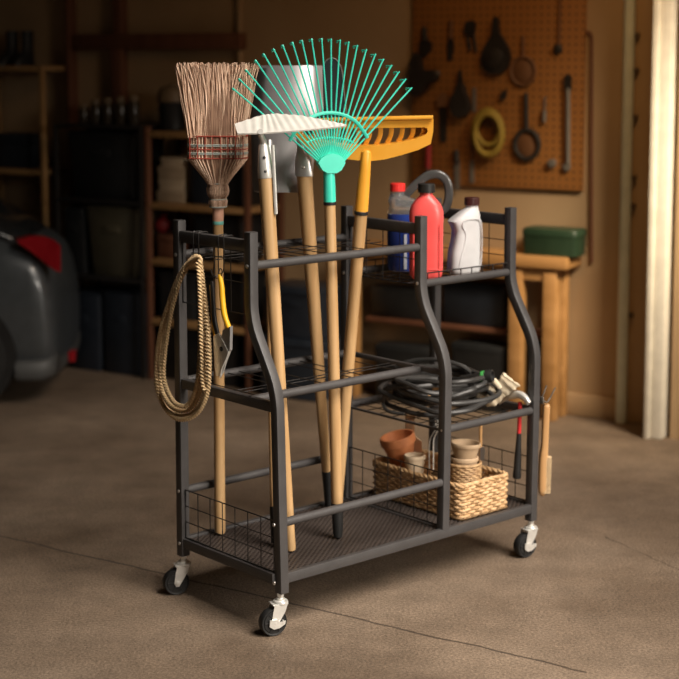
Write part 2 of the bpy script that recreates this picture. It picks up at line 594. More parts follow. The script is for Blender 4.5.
# ------------------------------------------------------------------ the cart
XM, XR, YU, DR, PW = 0.5480, 0.8880, 0.0945, 0.3813, 0.0238
ZTF, ZTR, ZB = 0.950, 0.9558, 0.100
ZU, ZR_, ZML, ZMR, ZL, ZF = 0.8700, 0.7738, 0.5503, 0.4057, 0.2688, 0.1463
h = PW / 2
X0 = -0.007
cart = Thing('tool_organizer_cart', 'charcoal metal rolling garden tool cart holding the broom and rakes', 'cart', (0.44, 0.19, 0), CART)
def screw(x, y, z, par):
    b = MB(); b.lathe([(0.0, 0.0030), (0.0030, 0.0027), (0.0048, 0.0012), (0.0050, 0.0)], (x, y, z), (-1, 0, 0), 10)
    cart.part('screw', b, 'screw', par, label='small silver screw head')
for x, fb in ((X0, ZB), (XM, ZF), (XR, ZB)):
    b = MB()
    pth = fillet([(x + h, YU + h, ZTF), (x + h, YU + h, 0.738), (x + h, h, 0.585), (x + h + (.012 if x < 0.1 else -.006), h, fb)], 0.05, 7)
    b.sweep(pth, rrect(PW, PW, 0.0014), up=(1, 0, 0))
    fp = cart.part('front_post', b, 'frame')
    b = MB(); b.sweep([(x + h, DR + h, ZTR), (x + h, DR + h, fb)], rrect(PW, PW, 0.0014), up=(1, 0, 0))
    rp = cart.part('rear_post', b, 'frame')
    for z in ((ZU, ZL, 0.128) if x < 0.1 else ((ZR_ + .002, ZMR, ZL - .02) if x == XM else ())):
        screw(x, (YU if z > 0.7 else 0) + h, z, fp)
    for z in ((ZU, ZL, 0.133) if x < 0.1 else ((ZR_,) if x == XM else ())):
        screw(x, DR + h, z, rp)
def crossbar(x, y0, y1, z, hh=0.027, th=0.018):
    b = MB(); b.bar((x + h, y0, z), (x + h, y1, z), th, hh, (0, 0, 1), 0.12)
    cart.part('crossbar', b, 'frame')
for x in (X0, XM, XR):
    crossbar(x, YU + PW - .002, DR + .002, 0.917)
crossbar(X0, PW - .002, DR + .002, ZML - .004, 0.024)
crossbar(XM, PW - .002, DR + .002, ZML + .002, 0.012, 0.014)
crossbar(XR, PW - .002, DR + .002, ZMR - .002, 0.020)
crossbar(XM, PW - .002, DR + .002, ZMR - .004, 0.006, 0.006)
for x in (X0, XM, XR):
    crossbar(x, PW - .002, DR + .002, 0.1345, 0.025)
def rail(x0, x1, y, z, r=0.0105):
    b = MB(); b.tube([(x0, y, z), (x0 + .004, y, z), (x1 - .004, y, z), (x1, y, z)], r, 14)
    cart.part('rail', b, 'frame')
for y in (YU + h, DR + h):
    rail(X0 + PW - .003, XM + .006, y, ZU)
    rail(XM + PW - .003, XR + .006, y, ZR_)
    rail(X0 + .006, XM + .012, y, ZML)
for y in (h, DR + h):
    rail(XM + PW - .003, XR + .006, y, ZMR)
    rail(X0 + PW - .003, XM + .006, y, ZL)
for y in (h - .003, DR + h + .003):
    b = MB(); b.bar((X0 + PW - .002, y, 0.1350), (XR + .002, y, 0.1350), 0.016, 0.0242, (0, 0, 1), 0.1)
    cart.part('base_rail', b, 'frame')
# expanded-metal tray
b = MB()
zt, sp = 0.1415, 0.0125
ya, yb, xa, xb = 0.018, 0.384, 0.016, XR + 0.008
for sgn in (1, -1):
    k = -60
    while k < 120:
        x0 = k * sp * 1.5
        y0, y1 = ya, yb
        def xy(y): return x0 + sgn * (y - ya) * 1.35 + (0 if sgn > 0 else 0.5)
        ts = sorted([y for y in (y0, y1)])
        # clip against xa..xb
        def yx(xx): return ya + sgn * (xx - x0 - (0 if sgn > 0 else 0.5)) / 1.35
        lo, hi = sorted((yx(xa), yx(xb)))
        lo, hi = max(lo, y0), min(hi, y1)
        if hi - lo > 0.004:
            b.bar((xy(lo), lo, zt + .0007 * sgn), (xy(hi), hi, zt + .0007 * sgn), 0.0042, 0.0026, (0, 0, 1), 0.2)
        k += 1
cart.part('mesh_tray', b, 'tray')
b = MB(); b.box((0.006, 0.012, 0.1325), (XR + .016, 0.392, 0.1355))  # added dark sheet under the mesh, darkens its openings
cart.part('dark_backing', b, 'rubber')
# wire panels and grids
def panel(x, y0, y1, z0, z1, nr, nc, r=0.0013):
    b = MB()
    b.tube([(x, y0, z0), (x, y1, z0), (x, y1, z1), (x, y0, z1)], r * 1.3, 6, closed=True)
    for i in range(1, nr):
        z = z0 + (z1 - z0) * i / nr; b.tube([(x, y0, z), (x, y1, z)], r, 6)
    for i in range(1, nc):
        y = y0 + (y1 - y0) * i / nc; b.tube([(x + r, y, z0), (x + r, y, z1)], r, 6)
    cart.part('wire_panel', b, 'wire')
panel(X0 + .011, 0.026, 0.379, 0.149, 0.273, 3, 7)
panel(XM + .011, 0.026, 0.379, 0.149, 0.290, 3, 7)
panel(XR + .011, 0.026, 0.379, 0.149, 0.273, 3, 7)
panel(X0 + .011, 0.121, 0.379, 0.752, 0.902, 2, 4)
panel(XM + .011, 0.121, 0.379, 0.770, 0.902, 2, 4)
panel(XR + .011, 0.121, 0.379, 0.775, 0.902, 3, 4)
def grid(xs, ys, x0, x1, y0, y1, z, r=0.0013, name='wire_shelf'):
    b = MB()
    for y in ys: b.tube([(x0, y, z), (x1, y, z)], r, 6)
    for x in xs: b.tube([(x, y0, z + 2 * r), (x, y1, z + 2 * r)], r, 6)
    return b
cart.part('wire_shelf', grid([.035, .138, .185, .225, .279, .342, .405, .495], [.252, .296, .370], .01, XM + .008, YU + h, DR + h, ZU), 'wire')
cart.part('wire_shelf', grid([.035, .145, .180, .245, .345, .385, .49], [.188, .214, .372], .01, XM + .008, YU + h, DR + h, ZML), 'wire')
b = grid([.60 + .045 * i for i in range(7)], [.125 + .043 * i for i in range(7)], XM + .012, XR + .008, YU + h, DR + h, ZR_ - .006)
for y in (YU + h - .002, DR + h):
    b.tube([(XM + PW, y, 0.800), (XR, y, 0.800)], 0.0018, 6)
    for i in range(8):
        b.tube([(XM + PW + .012 + .041 * i, y, ZR_ - .004), (XM + PW + .012 + .041 * i, y, 0.800)], 0.0016, 6)
cart.part('wire_shelf', b, 'wire')
cart.part('wire_shelf', grid([.60 + .0425 * i for i in range(7)], [.026, .068, .12, .17, .22, .27, .32, .37], XM + .012, XR + .008, h, DR + h, ZMR - .004), 'wire')
# casters
def caster(x, y, brake, ang):
    b = MB()
    b.lathe([(.0065, .101), (.0065, .088), (.0105, .0875), (.0105, .0835), (.017, .0825), (.0185, .079), (.0185, .0765), (.015, .073)], (x, y, 0), n=20)
    b.lathe([(.0085, .1), (.0085, .0925)], (x, y, 0), n=6)
    c = cart.part('caster', b, 'chrome', label='zinc swivel caster with black wheel')
    d = V((cos(ang), sin(ang), 0)); s = V((-sin(ang), cos(ang), 0))       # trail direction, axle direction
    ctr = V((x, y, 0)) + d * 0.020 + V((0, 0, 0.0334))
    b = MB()
    b.lathe([(.010, -.0125), (.0255, -.0125), (.0265, -.0105), (.0308, -.0118), (.0330, -.0085), (.0330, .0085), (.0308, .0118), (.0265, .0105), (.0255, .0125), (.010, .0125)], ctr, s, 32)
    for k in range(6):
        a = k * pi / 3
        e = d * cos(a) + V((0, 0, 1)) * sin(a)
        for sg in (-1, 1):
            b.bar(ctr + e * .009 + s * sg * .0128, ctr + e * .0245 + s * sg * .0128, .0035, .003, s)
    cart.part('wheel', b, 'rubber', c, label='black rubber caster wheel')
    b = MB()
    for sg in (-1, 1):
        o = V((x, y, 0)) + s * sg * .0145
        pl = [o + d * -.0125 + V((0, 0, .0775)), o + d * .0200 + V((0, 0, .0775)), o + d * .0245 + V((0, 0, .060)),
              o + d * .0285 + V((0, 0, .033)), o + d * .0240 + V((0, 0, .0235)), o + d * .0160 + V((0, 0, .0235)), o + d * .0100 + V((0, 0, .033)), o + d * -.0060 + V((0, 0, .058))]
        b.prism(pl, .0022, s)
    b.bar(V((x, y, .0765)) - d * .014, V((x, y, .0765)) + d * .024, .031, .0025, (0, 0, 1), .3)
    b.lathe([(.0045, -.0185), (.0045, .0185)], ctr, s, 12)
    b.lathe([(.0062, .0160), (.0062, .0185), (.003, .0195)], ctr, s, 6)
    b.lathe([(.003, -.0195), (.0062, -.0185), (.0062, -.0160)], ctr, s, 6)
    cart.part('fork', b, 'chrome', c)
    if brake:
        b = MB()
        o = ctr + s * .0178
        lv = [o + d * .014 + V((0, 0, .010)), o + d * .015 + V((0, 0, -.006)), o + d * .004 + V((0, 0, -.0135)), o + d * -.010 + V((0, 0, -.012)),
              o + d * -.0240 + V((0, 0, -.004)), o + d * -.026 + V((0, 0, .004)), o + d * -.011 + V((0, 0, .002)), o + d * -.004 + V((0, 0, .009))]
        b.prism(lv, .003, s)
        b.bar(ctr + d * -.020 + s * .020, ctr + d * -.020 - s * .016, .004, .010, (0, 0, 1))
        cart.part('brake_lever', b, 'chrome', c)
caster(X0 + h + .007, h, True, R_(163)); caster(X0 + h, DR + h, False, R_(160)); caster(XR + h - .006, h, True, R_(172)); caster(XR + h, DR + h, False, R_(190))
# ------------------------------------------------------------------ long tools standing in the cart (world coordinates)
class Line:
    """axis of a handle: foot on the tray, leaning through the upper grid"""
    def __init__(s, foot, top):
        s.a, s.b = CART.w(foot), CART.w(top)
        s.d = (s.b - s.a).normalized()
        s.rot = 0.0                            # turn of the head about the handle
    def z(s, z):
        return s.a + (s.b - s.a) * ((z - s.a.z) / (s.b.z - s.a.z))
    def n(s):                                  # normal of the plane of the head, which holds the handle and faces the room
        return Matrix.Rotation(s.rot, 3, s.d) @ V((1, 0, 0)).cross(s.d).normalized()
    def px(s, px, py, off=0.0):                # point in that plane, off metres towards the room
        n = s.n()
        if n.y > 0: n = -n
        return at(px, py, s.a + n * off, n)
    def py(s, py):                             # point of the axis at a picture height
        lo, hi = 0.1, 1.6
        for _ in range(50):
            m = (lo + hi) / 2
            p = s.z(m)
            x = p - V((0, 0, CAM_H))
            y = CY - F_PX * (x.y * sin(PITCH) + x.z * cos(PITCH)) / (x.y * cos(PITCH) - x.z * sin(PITCH))
            if y > py: lo = m
            else: hi = m
        return s.z((lo + hi) / 2)
    def front(s):
        n = s.n()
        return -n if n.y > 0 else n
ZT = 0.1447
TURN = 19.5
def stand(foot, top):
    return Line(cat_(*foot, 2, ZT), cat_(*top, 2, .87))
LHOE = stand((291, 551), (271.3, 259.6))
LTEAL = stand((338, 538), (331, 253.4))
LSHOV = stand((275.5, 546), (270.5, 247.3))
LORAN = stand((336, 513.0), (358.3, 247.0))
LSPAD = stand((329, 506), (309.5, 244.3))
LBROOM = stand((220, 534), (218.3, 253.2))
print('TOOLS', [(n, [tuple(round(c, 3) for c in CART.l(l.z(z))[:2]) for z in (ZT, .55, .87)]) for n, l in (('hoe', LHOE), ('teal', LTEAL), ('shov', LSHOV), ('oran', LORAN), ('spad', LSPAD), ('broom', LBROOM))])
def handle(t, L, p0, p1, r0, r1, m='wood', name='handle', dome=True):
    b = MB()
    d = (p1 - p0); ln = d.length
    prof = [(r0 * .55, 0), (r0 * .9, r0 * .25), (r0, r0 * .7)] if dome else [(r0, 0)]
    prof += [(r0 + (r1 - r0) * k / 6, ln * k / 6) for k in range(1, 7)]
    b.lathe(prof, p0, d, 20)
    return t.part(name, b, m)

# --- corn broom, head up
L = LBROOM
t = Thing('corn_broom', 'upturned corn broom with pinkish straw and red stitching', 'broom', L.a)
handle(t, L, L.a, L.py(196), .0142, .0128)
for name, m, y0, y1, lab in (('handle_band', 'pink', 221, 206, 'pink band'), ('handle_band', 'tealband', 224.5, 221, 'narrow teal band')):
    b = MB(); b.lathe([(.0133, 0), (.0139, .001), (.0139, (L.py(y1) - L.py(y0)).length - .001), (.0133, (L.py(y1) - L.py(y0)).length)], L.py(y0), L.d, 20)
    t.part(name, b, m, label=lab)
W = V((1, 0, 0)); Nf = L.front()
def bro(y, half, thick, e=2.6, n=36, cxo=0.0):
    c = L.py(y) + W * cxo
    return [c + W * p[0] + Nf * p[1] for p in superell(half * 2, thick * 2, e, n)]
S = 3.78 / F_PX                                # metres per pixel at the broom
b = MB()
b.rings([bro(y, hw * S, th) for y, hw, th in ((207, 6.5, .017), (205, 8.5, .022), (201, 9, .0225), (198.5, 7.5, .019), (197.5, 8.5, .021), (194, 10.3, .0255), (189, 10.8, .027), (185.5, 10, .025), (183.2, 9.4, .0235))])
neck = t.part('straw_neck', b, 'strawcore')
b = MB()
for k in range(40):                            # straw ribs bound over the ball
    a = 2 * pi * k / 40
    pts = []
    for y, hw, th in ((206, 8.5, .022), (201, 9.2, .0228), (198, 8, .0195), (194, 10.5, .026), (189, 11, .0275), (184, 9.6, .024)):
        pts.append(L.py(y) + W * (cos(a) * hw * S) + Nf * (sin(a) * th))
    b.tube(spline(pts, 3), .0017, 5)
t.part('bound_straw', b, 'straw', neck)
b = MB(); b.tube([bro(183, 10 * S, .025, 2)[i] for i in range(36)], .0018, 6, True); b.tube([bro(199, 8.6 * S, .0215, 2)[i] for i in range(36)], .0016, 6, True)
b.tube([bro(206.5, 8.6 * S, .0225, 2)[i] for i in range(36)], .0020, 6, True)
t.part('binding_wire', b, 'greythread', neck)
b = MB()
b.rings([bro(y, hw * S, th, e, 40, cx * S) for y, hw, th, e, cx in ((184, 9.3, .0235, 2.1, 0), (178, 13.5, .026, 2.3, 0), (170, 20, .031, 2.8, 0), (161, 27.5, .034, 3.2, 0), (156, 29.5, .035, 3.4, 0), (146, 29.8, .035, 3.4, 0), (135, 29.6, .035, 3.4, 0), (120, 28.5, .034, 3, .6), (100, 27, .030, 2.6, 1.5), (84, 24, .024, 2.4, 2))])
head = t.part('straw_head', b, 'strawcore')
b = MB()
rb = random.Random(3)
for k in range(46):                            # the lines of straw that fan out of the neck
    a = 2 * pi * k / 46
    pts = []
    for y, hw, th in ((184, 9.6, .024), (178, 13.8, .0265), (170, 20.3, .0315), (161, 27.9, .0345), (156, 29.9, .0355), (136, 29.9, .0355)):
        p = superell(hw * S * 2, th * 2, 3.0, 92)[2 * k]
        pts.append(L.py(y) + W * p[0] + Nf * p[1])
    b.tube(spline(pts, 3), .0022, 5)
t.part('shoulder_straw', b, 'straw', head)
b = MB()
for k in range(460):                           # loose bristles above the stitching
    u = rb.uniform(-1, 1); v = rb.uniform(-1, 1)
    if k < 330: v = abs(v) ** .35
    ytop = 63.5 + rb.uniform(-1.5, 5) + (rb.uniform(0, 22) if k % 7 == 0 else 0)
    spread = 39.5 if u < 0 else 38.5
    pts = []
    cv = rb.uniform(-5, 5); ph = rb.uniform(-4, 4)
    for q in range(5):
        s = q / 4
        y = 137 + (ytop - 137) * s
        half = 28.8 + (spread - 28.8) * (s ** 1.9)
        xx = u * half + cv * sin(pi * s) + ph * s * s + 1.0 * s
        pts.append(L.py(y) + W * (xx * S) + Nf * (v * (.034 - .008 * s) + rb.uniform(-.001, .001)))
    r = rb.uniform(.0012, .0024)
    b.tube(spline(pts, 2), [r * (1 - .35 * i / 8) for i in range(9)], 4)
t.part('bristles', b, 'straw', head, stuff=True)
for m, ys in (('redthread', (135.5, 148.5, 157.5)), ('greythread', (144, 152))):
    b = MB()
    for y in ys:
        b.tube(bro(y, 30.6 * S, .0368, 3.4, 44), .0017, 5, True)
        if m == 'greythread':
            b.tube(bro(y + 1.3, 30.6 * S, .0368, 3.4, 44), .0015, 5, True)
    if m == 'redthread':
        for k in range(8):
            x = (-27 + k * 7.7) * S
            p0 = L.py(157.5) + W * x + Nf * .0370; p1 = L.py(135.5) + W * x + Nf * .0370
            b.tube([p0, p1], .0012, 5)
    t.part('stitching', b, m, head, label='red stitching' if m == 'redthread' else 'pale grey stitching')

# --- hoe with broad white blade
L = LHOE
t = Thing('garden_hoe', 'wooden-handled hoe with broad white ribbed blade', 'hoe', L.a)
hnd = handle(t, L, L.a, L.py(172), .0125, .0186)
b = MB()
a0, a1 = L.py(178), L.py(146)
b.lathe([(.0190, 0), (.0195, .002), (.0175, (a1 - a0).length * .4), (.0125, (a1 - a0).length), (.010, (a1 - a0).length + .004)], a0, a1 - a0, 20)
fer = t.part('ferrule', b, 'chrome')
b = MB()
for y in (171, 157):
    b.ball(L.py(y) + L.front() * (.0155 if y < 160 else .0170) + W * .001, .0038, 8)
t.part('rivet', b, 'rubber', fer)
b = MB()
q = L.py(180) + W * .016 + L.front() * .006
b.bar(L.px(272.6, 145, .010), L.px(276.0, 214, .010), .0085, .010, (0, 1, 0), .3)
t.part('strap', b, 'chrome', fer)
b = MB()
b.tube(spline([L.py(147), L.py(141) + L.front() * .002, L.py(135) - W * .004 + L.front() * .012, L.py(131) - W * .004 + L.front() * .030], 5), [.0095, .0092, .0088, .0083, .0080, .0078, .0076, .0074, .0072, .0070, .0070, .0070, .0070, .0070, .0070, .0070], 12)
t.part('gooseneck', b, 'chrome')
# blade: a ribbed plate seen at a low angle, tilted 22 degrees towards the room
tilt = R_(24)
bn = V((0, -sin(tilt), cos(tilt)))
P0 = L.py(133) + L.front() * .03
bot = [(237.5, 134), (262, 133.6), (285, 132), (310, 130), (330, 128), (346, 126)]
top = [(234.5, 124.5), (262, 115.5), (275, 114.2), (300, 115.8), (325, 120.5), (346.5, 125)]
def lerp(tab, s):
    x = s * (len(tab) - 1); i = min(int(x), len(tab) - 2); f_ = x - i
    return tab[i][0] * (1 - f_) + tab[i + 1][0] * f_, tab[i][1] * (1 - f_) + tab[i + 1][1] * f_
NU, NV = 120, 8
vs, vt = [], []
for i in range(NU + 1):
    for j in range(NV + 1):
        bx, by = lerp(bot, i / NU); tx, ty = lerp(top, i / NU)
        s = j / NV
        p = at(bx + (tx - bx) * s, by + (ty - by) * s, P0, bn)
        amp = .0010 * min(1, 6 * s) * (1 if i > 14 else i / 14)
        p = p + bn * (amp * sin(i / NU * 2 * pi * 15))
        vs.append(p + bn * .0018); vt.append(p - bn * .0018)
n1 = len(vs); fs = []
ix = lambda i, j: i * (NV + 1) + j
for i in range(NU):
    for j in range(NV):
        fs.append((ix(i, j), ix(i + 1, j), ix(i + 1, j + 1), ix(i, j + 1)))
        fs.append(tuple(n1 + k for k in (ix(i, j), ix(i, j + 1), ix(i + 1, j + 1), ix(i + 1, j))))
    for j in (0, NV):
        fs.append((ix(i, j), ix(i + 1, j), n1 + ix(i + 1, j), n1 + ix(i, j)))
for j in range(NV):
    for i in (0, NU):
        fs.append((ix(i, j), ix(i, j + 1), n1 + ix(i, j + 1), n1 + ix(i, j)))
b = MB(); b.add(vs + vt, fs)
t.part('blade', b, 'white', ang=50)

# --- teal leaf rake
L = LTEAL
L.rot = R_(TURN)
t = Thing('leaf_rake', 'teal plastic leaf rake with fanned tines, tines up', 'rake', L.a)
handle(t, L, L.py(506), L.py(200), .0150, .0140)
b = MB()
ln = (L.py(506) - L.a).length
b.lathe([(.006, 0), (.0105, .003), (.0125, .012), (.0156, ln), (.0158, ln + .006), (.0152, ln + .008)], L.a, L.d, 20)
t.part('handle_tip', b, 'rubber', label='black handle tip')
S = 3.85 / F_PX
b = MB(); a0, a1 = L.py(205), L.py(202)
b.lathe([(.0155, 0), (.0158, .001), (.0158, (a1 - a0).length), (.0150, (a1 - a0).length + .001)], a0, L.d, 20)
t.part('collar', b, 'rubber', label='black collar')
b = MB(); a0, a1 = L.py(202.2), L.py(165)
b.lathe([(.0155, 0), (.0155, .02), (.0145, (a1 - a0).length * .7), (.0145, (a1 - a0).length), (.008, (a1 - a0).length + .004)], a0, L.d, 22)
# hub: fan-shaped flat housing
hubp = [(321, 170), (317, 163), (320, 158), (326, 154.5), (331, 153.5), (337, 154.5), (342, 158), (344, 163), (340, 170), (335, 173), (326, 173)]
b.prism([L.px(x, y, .004) for x, y in hubp], .024, L.n())
hub = t.part('hub', b, 'teal')
TIPS = [(233.5, 89), (239.7, 79.5), (246.5, 70.5), (256, 61), (264, 54.7), (274, 50), (283, 46), (292.7, 43.3), (302, 41.3), (311.7, 39.8),
        (321.7, 39.6), (331, 40), (340, 41), (348.5, 43), (357, 46.5), (366, 50.5), (375, 55), (383, 60), (391, 66), (398.5, 72.5), (405, 80), (411, 88.5)]
nT = len(TIPS)
for k, (x, y) in enumerate(TIPS):
    s = k / (nT - 1)
    bx, by = 319.5 + 23 * s, 162.5 - 7.5 * sin(pi * s)
    mid = ((bx + x) / 2, (by + y) / 2)
    b = MB()
    p0, p1, p2 = L.px(bx, by, .004), L.px(*mid, .006), L.px(x, y, .004)
    side = (p2 - p0).normalized()
    # hook: the last two centimetres bend back, over and down
    bd = V((0, 1, 0))
    hk = [p2 + bd * .010 - W * (.002 + .010 * s), p2 + bd * .020 - W * (.002 + .010 * s) - V((0, 0, .003))]
    pts = spline([p0, p1, p0 + (p2 - p0) * .96, p2 - side * .0015] + hk, 4)
    b.sweep(pts, rrect(.0040, .0050, .0010, 2), up=(0, -1, 0))
    t.part('tine', b, 'teal')
b = MB()
arc = spline([L.px(x, y, .0075) for x, y in ((289.5, 141), (297, 129.5), (307, 119.8), (319, 114.2), (331.5, 112.8), (344, 115), (355, 121), (363, 130.5), (367.5, 138))], 5)
b.sweep(arc, rrect(.0085, .0085, .0015, 3), up=(0, -1, 0))
t.part('brace', b, 'teal')
b = MB()
arc = spline([L.px(x, y, .0045) for x, y in ((306, 143), (316, 139), (331, 137.5), (346, 139.5), (354, 143))], 4)
b.sweep(arc, rrect(.0050, .0020, .0008, 2), up=(0, -1, 0))
# web of plastic between the tine roots
web = [(319, 162), (311, 153), (322, 147), (331, 145.5), (340, 147), (351, 153), (343, 162)]
b.prism([L.px(x, y, .003) for x, y in web], .0030, L.n())
t.part('web', b, 'teal')

# --- shovel with square grey blade
L = LSHOV
t = Thing('square_shovel', 'square-mouth shovel with broad grey steel blade behind the white hoe', 'shovel', L.a)
handle(t, L, L.py(509), L.py(176), .0120, .0135)
b = MB(); a0, a1 = L.py(190), L.py(140)
b.lathe([(.0145, 0), (.0150, .003), (.0145, (a1 - a0).length * .5), (.009, (a1 - a0).length)], a0, a1 - a0, 16, 1, .7, up=W)
t.part('socket', b, 'steel')
b = MB(); ln = (L.py(509) - L.a).length
b.lathe([(.005, .005), (.011, .008), (.0112, .014), (.0130, ln), (.0132, ln + .004), (.0128, ln + .006)], L.a, L.d, 20)
t.part('handle_tip', b, 'rubber', label='black handle tip')
# blade: dished sheet, 250..328 px wide
rows = []
out = [(65.5, 262, 322), (68, 256.5, 324.5), (85, 253.5, 326), (110, 251.5, 329), (125, 251, 329.5), (136, 251, 322), (150, 251.5, 315), (170, 252, 313), (186, 252.5, 312), (191, 254, 310), (192.5, 258, 306)]
nu = 24
fr, bk = [], []
for y, x0, x1 in out:
    for i in range(nu + 1):
        s = i / nu
        dish = .030 * (1 - (2 * s - 1) ** 2)
        lip = .034 * max(0, abs(2 * s - 1) - .72) / .28
        p = L.px(x0 + (x1 - x0) * s, y, -.060 + dish - lip)
        fr.append(p + L.front() * .0012); bk.append(p - L.front() * .0012)
n1 = len(fr); fs = []; m_ = len(out)
ix = lambda r, i: r * (nu + 1) + i
for r in range(m_ - 1):
    for i in range(nu):
        fs.append((ix(r, i), ix(r, i + 1), ix(r + 1, i + 1), ix(r + 1, i)))
        fs.append(tuple(n1 + q for q in (ix(r, i), ix(r + 1, i), ix(r + 1, i + 1), ix(r, i + 1))))
    for i in (0, nu):
        fs.append((ix(r, i), ix(r + 1, i), n1 + ix(r + 1, i), n1 + ix(r, i)))
for i in range(nu):
    for r in (0, m_ - 1):
        fs.append((ix(r, i), ix(r, i + 1), n1 + ix(r, i + 1), n1 + ix(r, i)))
b = MB(); b.add(fr + bk, fs)
t.part('blade', b, 'blade')

# --- spade with narrow dark rounded blade, mostly hidden by the teal rake
L = LSPAD
t = Thing('narrow_spade', 'spade with riveted steel socket and dark round-ended blade behind the teal rake', 'spade', L.a)
handle(t, L, L.py(473), L.py(166), .0125, .0205)
b = MB(); ln = (L.py(473) - L.a).length
b.lathe([(.006, 0), (.011, .003), (.0112, .010), (.0130, ln), (.0132, ln + .004), (.0128, ln + .006)], L.a, L.d, 20)
t.part('handle_tip', b, 'rubber', label='black handle tip')
b = MB(); a0, a1 = L.py(175), L.py(158)
c0 = [a0 + W * p[0] + L.front() * p[1] for p in rrect(.046, .044, .010)]
c1 = [L.py(160) + W * p[0] + L.front() * p[1] for p in rrect(.043, .041, .010)]
c2 = [L.py(150) + W * (p[0] - .004) + L.front() * (p[1] * .7 - .004) for p in rrect(.020, .028, .006)]
c3 = [L.py(138) + W * (p[0] - .006) + L.front() * (p[1] * .5 - .012) for p in rrect(.016, .028, .005)]
b.rings([c0, c1, c2, c3])
so = t.part('socket', b, 'steel')
b = MB(); b.ball(L.py(166) + L.front() * .0225, .004, 8)
t.part('rivet', b, 'screw', so)
b = MB()
b.sweep(spline([L.py(140) - W * .004 + L.front() * -.010, L.px(313, 128, -.016), L.px(322, 118, -.020), L.px(331, 108, -.0215)], 5), rrect(.026, .010, .004), up=tuple(L.front()), scale=[.7 + .02 * i for i in range(16)])
t.part('shank', b, 'darkblade', so)
poly = [(322.5, 70), (325, 62), (329, 58.6), (333, 58), (337, 60.5), (340.5, 66), (342.5, 75), (344, 92), (346, 112), (344, 122), (337, 127), (328, 126), (324, 118), (323, 95)]
b = MB(); b.prism([L.px(x, y, -.022) for x, y in poly], .004, L.n())
bl = t.part('blade', b, 'darkblade')
b = MB(); b.tube(spline([L.px(x, y, -.0195) for x, y in poly[:10]], 3), .0014, 6)
t.part('blade_edge', b, 'steel', bl, label='bright ground edge')

# --- amber garden rake
L = LORAN
t = Thing('garden_rake', 'amber plastic garden rake with wide slotted head', 'rake', L.a)
handle(t, L, L.a, L.py(212), .0150, .0160)
b = MB(); a0, a1 = L.py(214.5), L.py(211)
b.lathe([(.0165, 0), (.0178, .001), (.0178, (a1 - a0).length - .001), (.0170, (a1 - a0).length)], a0, L.d, 20)
t.part('collar', b, 'rubber', label='black collar')
b = MB(); a0, a1 = L.py(211.3), L.py(152)
ln = (a1 - a0).length
b.lathe([(.0168, 0), (.0172, .003), (.0165, ln * .35), (.0145, ln * .75), (.0130, ln), (.008, ln + .005)], a0, L.d, 22, 1, .8, up=W)
t.part('socket', b, 'orange')
N = L.front()
outer = [(292, 130), (292, 122.5), (300, 120.5), (350, 119.5), (400, 118.2), (431.5, 117.6), (433.2, 119), (432.8, 131), (430.5, 143), (418, 149), (400, 154.6), (384, 158.6), (372, 160), (358, 159.5), (340, 157.5), (320, 152), (304, 144)]
inner = [(302, 133), (303, 129.5), (308, 128.5), (350, 127.6), (390, 127), (424, 126.6), (427, 127.6), (427.3, 131), (425.5, 133.5), (415, 138), (398, 142), (382, 144.3), (372, 145), (358, 145), (340, 143.5), (322, 140), (309, 136)]
def ringframe(b, out, inn, th, off):
    n = len(out)
    A = [L.px(x, y, off) + N * th / 2 for x, y in out]; B = [L.px(x, y, off) + N * th / 2 for x, y in inn]
    A2 = [p - N * th for p in A]; B2 = [p - N * th for p in B]
    vs = A + B + A2 + B2
    fs = []
    for i in range(n):
        j = (i + 1) % n
        fs += [(i, j, n + j, n + i), (2 * n + i, 3 * n + i, 3 * n + j, 2 * n + j), (i, 2 * n + i, 2 * n + j, j), (n + i, n + j, 3 * n + j, 3 * n + i)]
    b.add(vs, fs)
b = MB(); ringframe(b, outer, inner, .030, -.012)
hd = t.part('head_frame', b, 'orange')
b = MB()
b.sweep([L.px(292, 121.3, .008), L.px(350, 119.0, .008), L.px(433, 117.2, .008)], rrect(.010, .012, .003), up=(0, -1, 0))
t.part('top_lip', b, 'orange', hd)
for k in range(11):
    x = 311 + k * 10.8
    y0, y1 = 127.5, 145 - abs(x - 366) ** 1.6 * .0105
    b = MB()
    b.sweep(spline([L.px(x + 5.0, y0, -.010), L.px(x + 4.0, (y0 + y1) / 2, -.016), L.px(x, y1, -.024)], 4), rrect(.007, .0125, .002), up=W)
    t.part('tine', b, 'orange', hd)
# ------------------------------------------------------------------ things hung on or standing in the cart (cart coordinates)
def bar_hook(y, zlow, label):
    """double black wire hook over the left end crossbar"""
    b = MB()
    x1 = X0 - 0.0035; zt = 0.9345
    for dy in (-.011, .011):
        b.tube(fillet([(X0 + .0235, y + dy, .905), (X0 + .0235, y + dy, zt), (x1, y + dy, zt), (x1, y + dy, zlow + .014)], .004, 3)
               + [V((x1 - .001, y + dy * .8, zlow + .006)), V((x1 - .006, y + dy * .35, zlow))], .0016, 6)
    b.tube(spline([(x1 - .006, y - .004, zlow), (x1 - .016, y, zlow - .004), (x1 - .026, y, zlow + .002), (x1 - .030, y, zlow + .014)], 4), .0018, 6)
    b.tube([(X0 + .0235, y - .011, .905), (X0 + .0235, y + .011, .905)], .0016, 6)
    return solo('wire_hook', label, 'hook', b, 'wire', (x1, y, zlow), CART, 'wire hooks on the left end crossbar')
yh1 = cat_(197, 235, 0, X0).y
yh2 = cat_(222, 240, 0, X0).y
bar_hook(yh1, .862, 'black wire hook holding the tan rope')
bar_hook(yh2, .842, 'black wire hook holding the pruning shears')

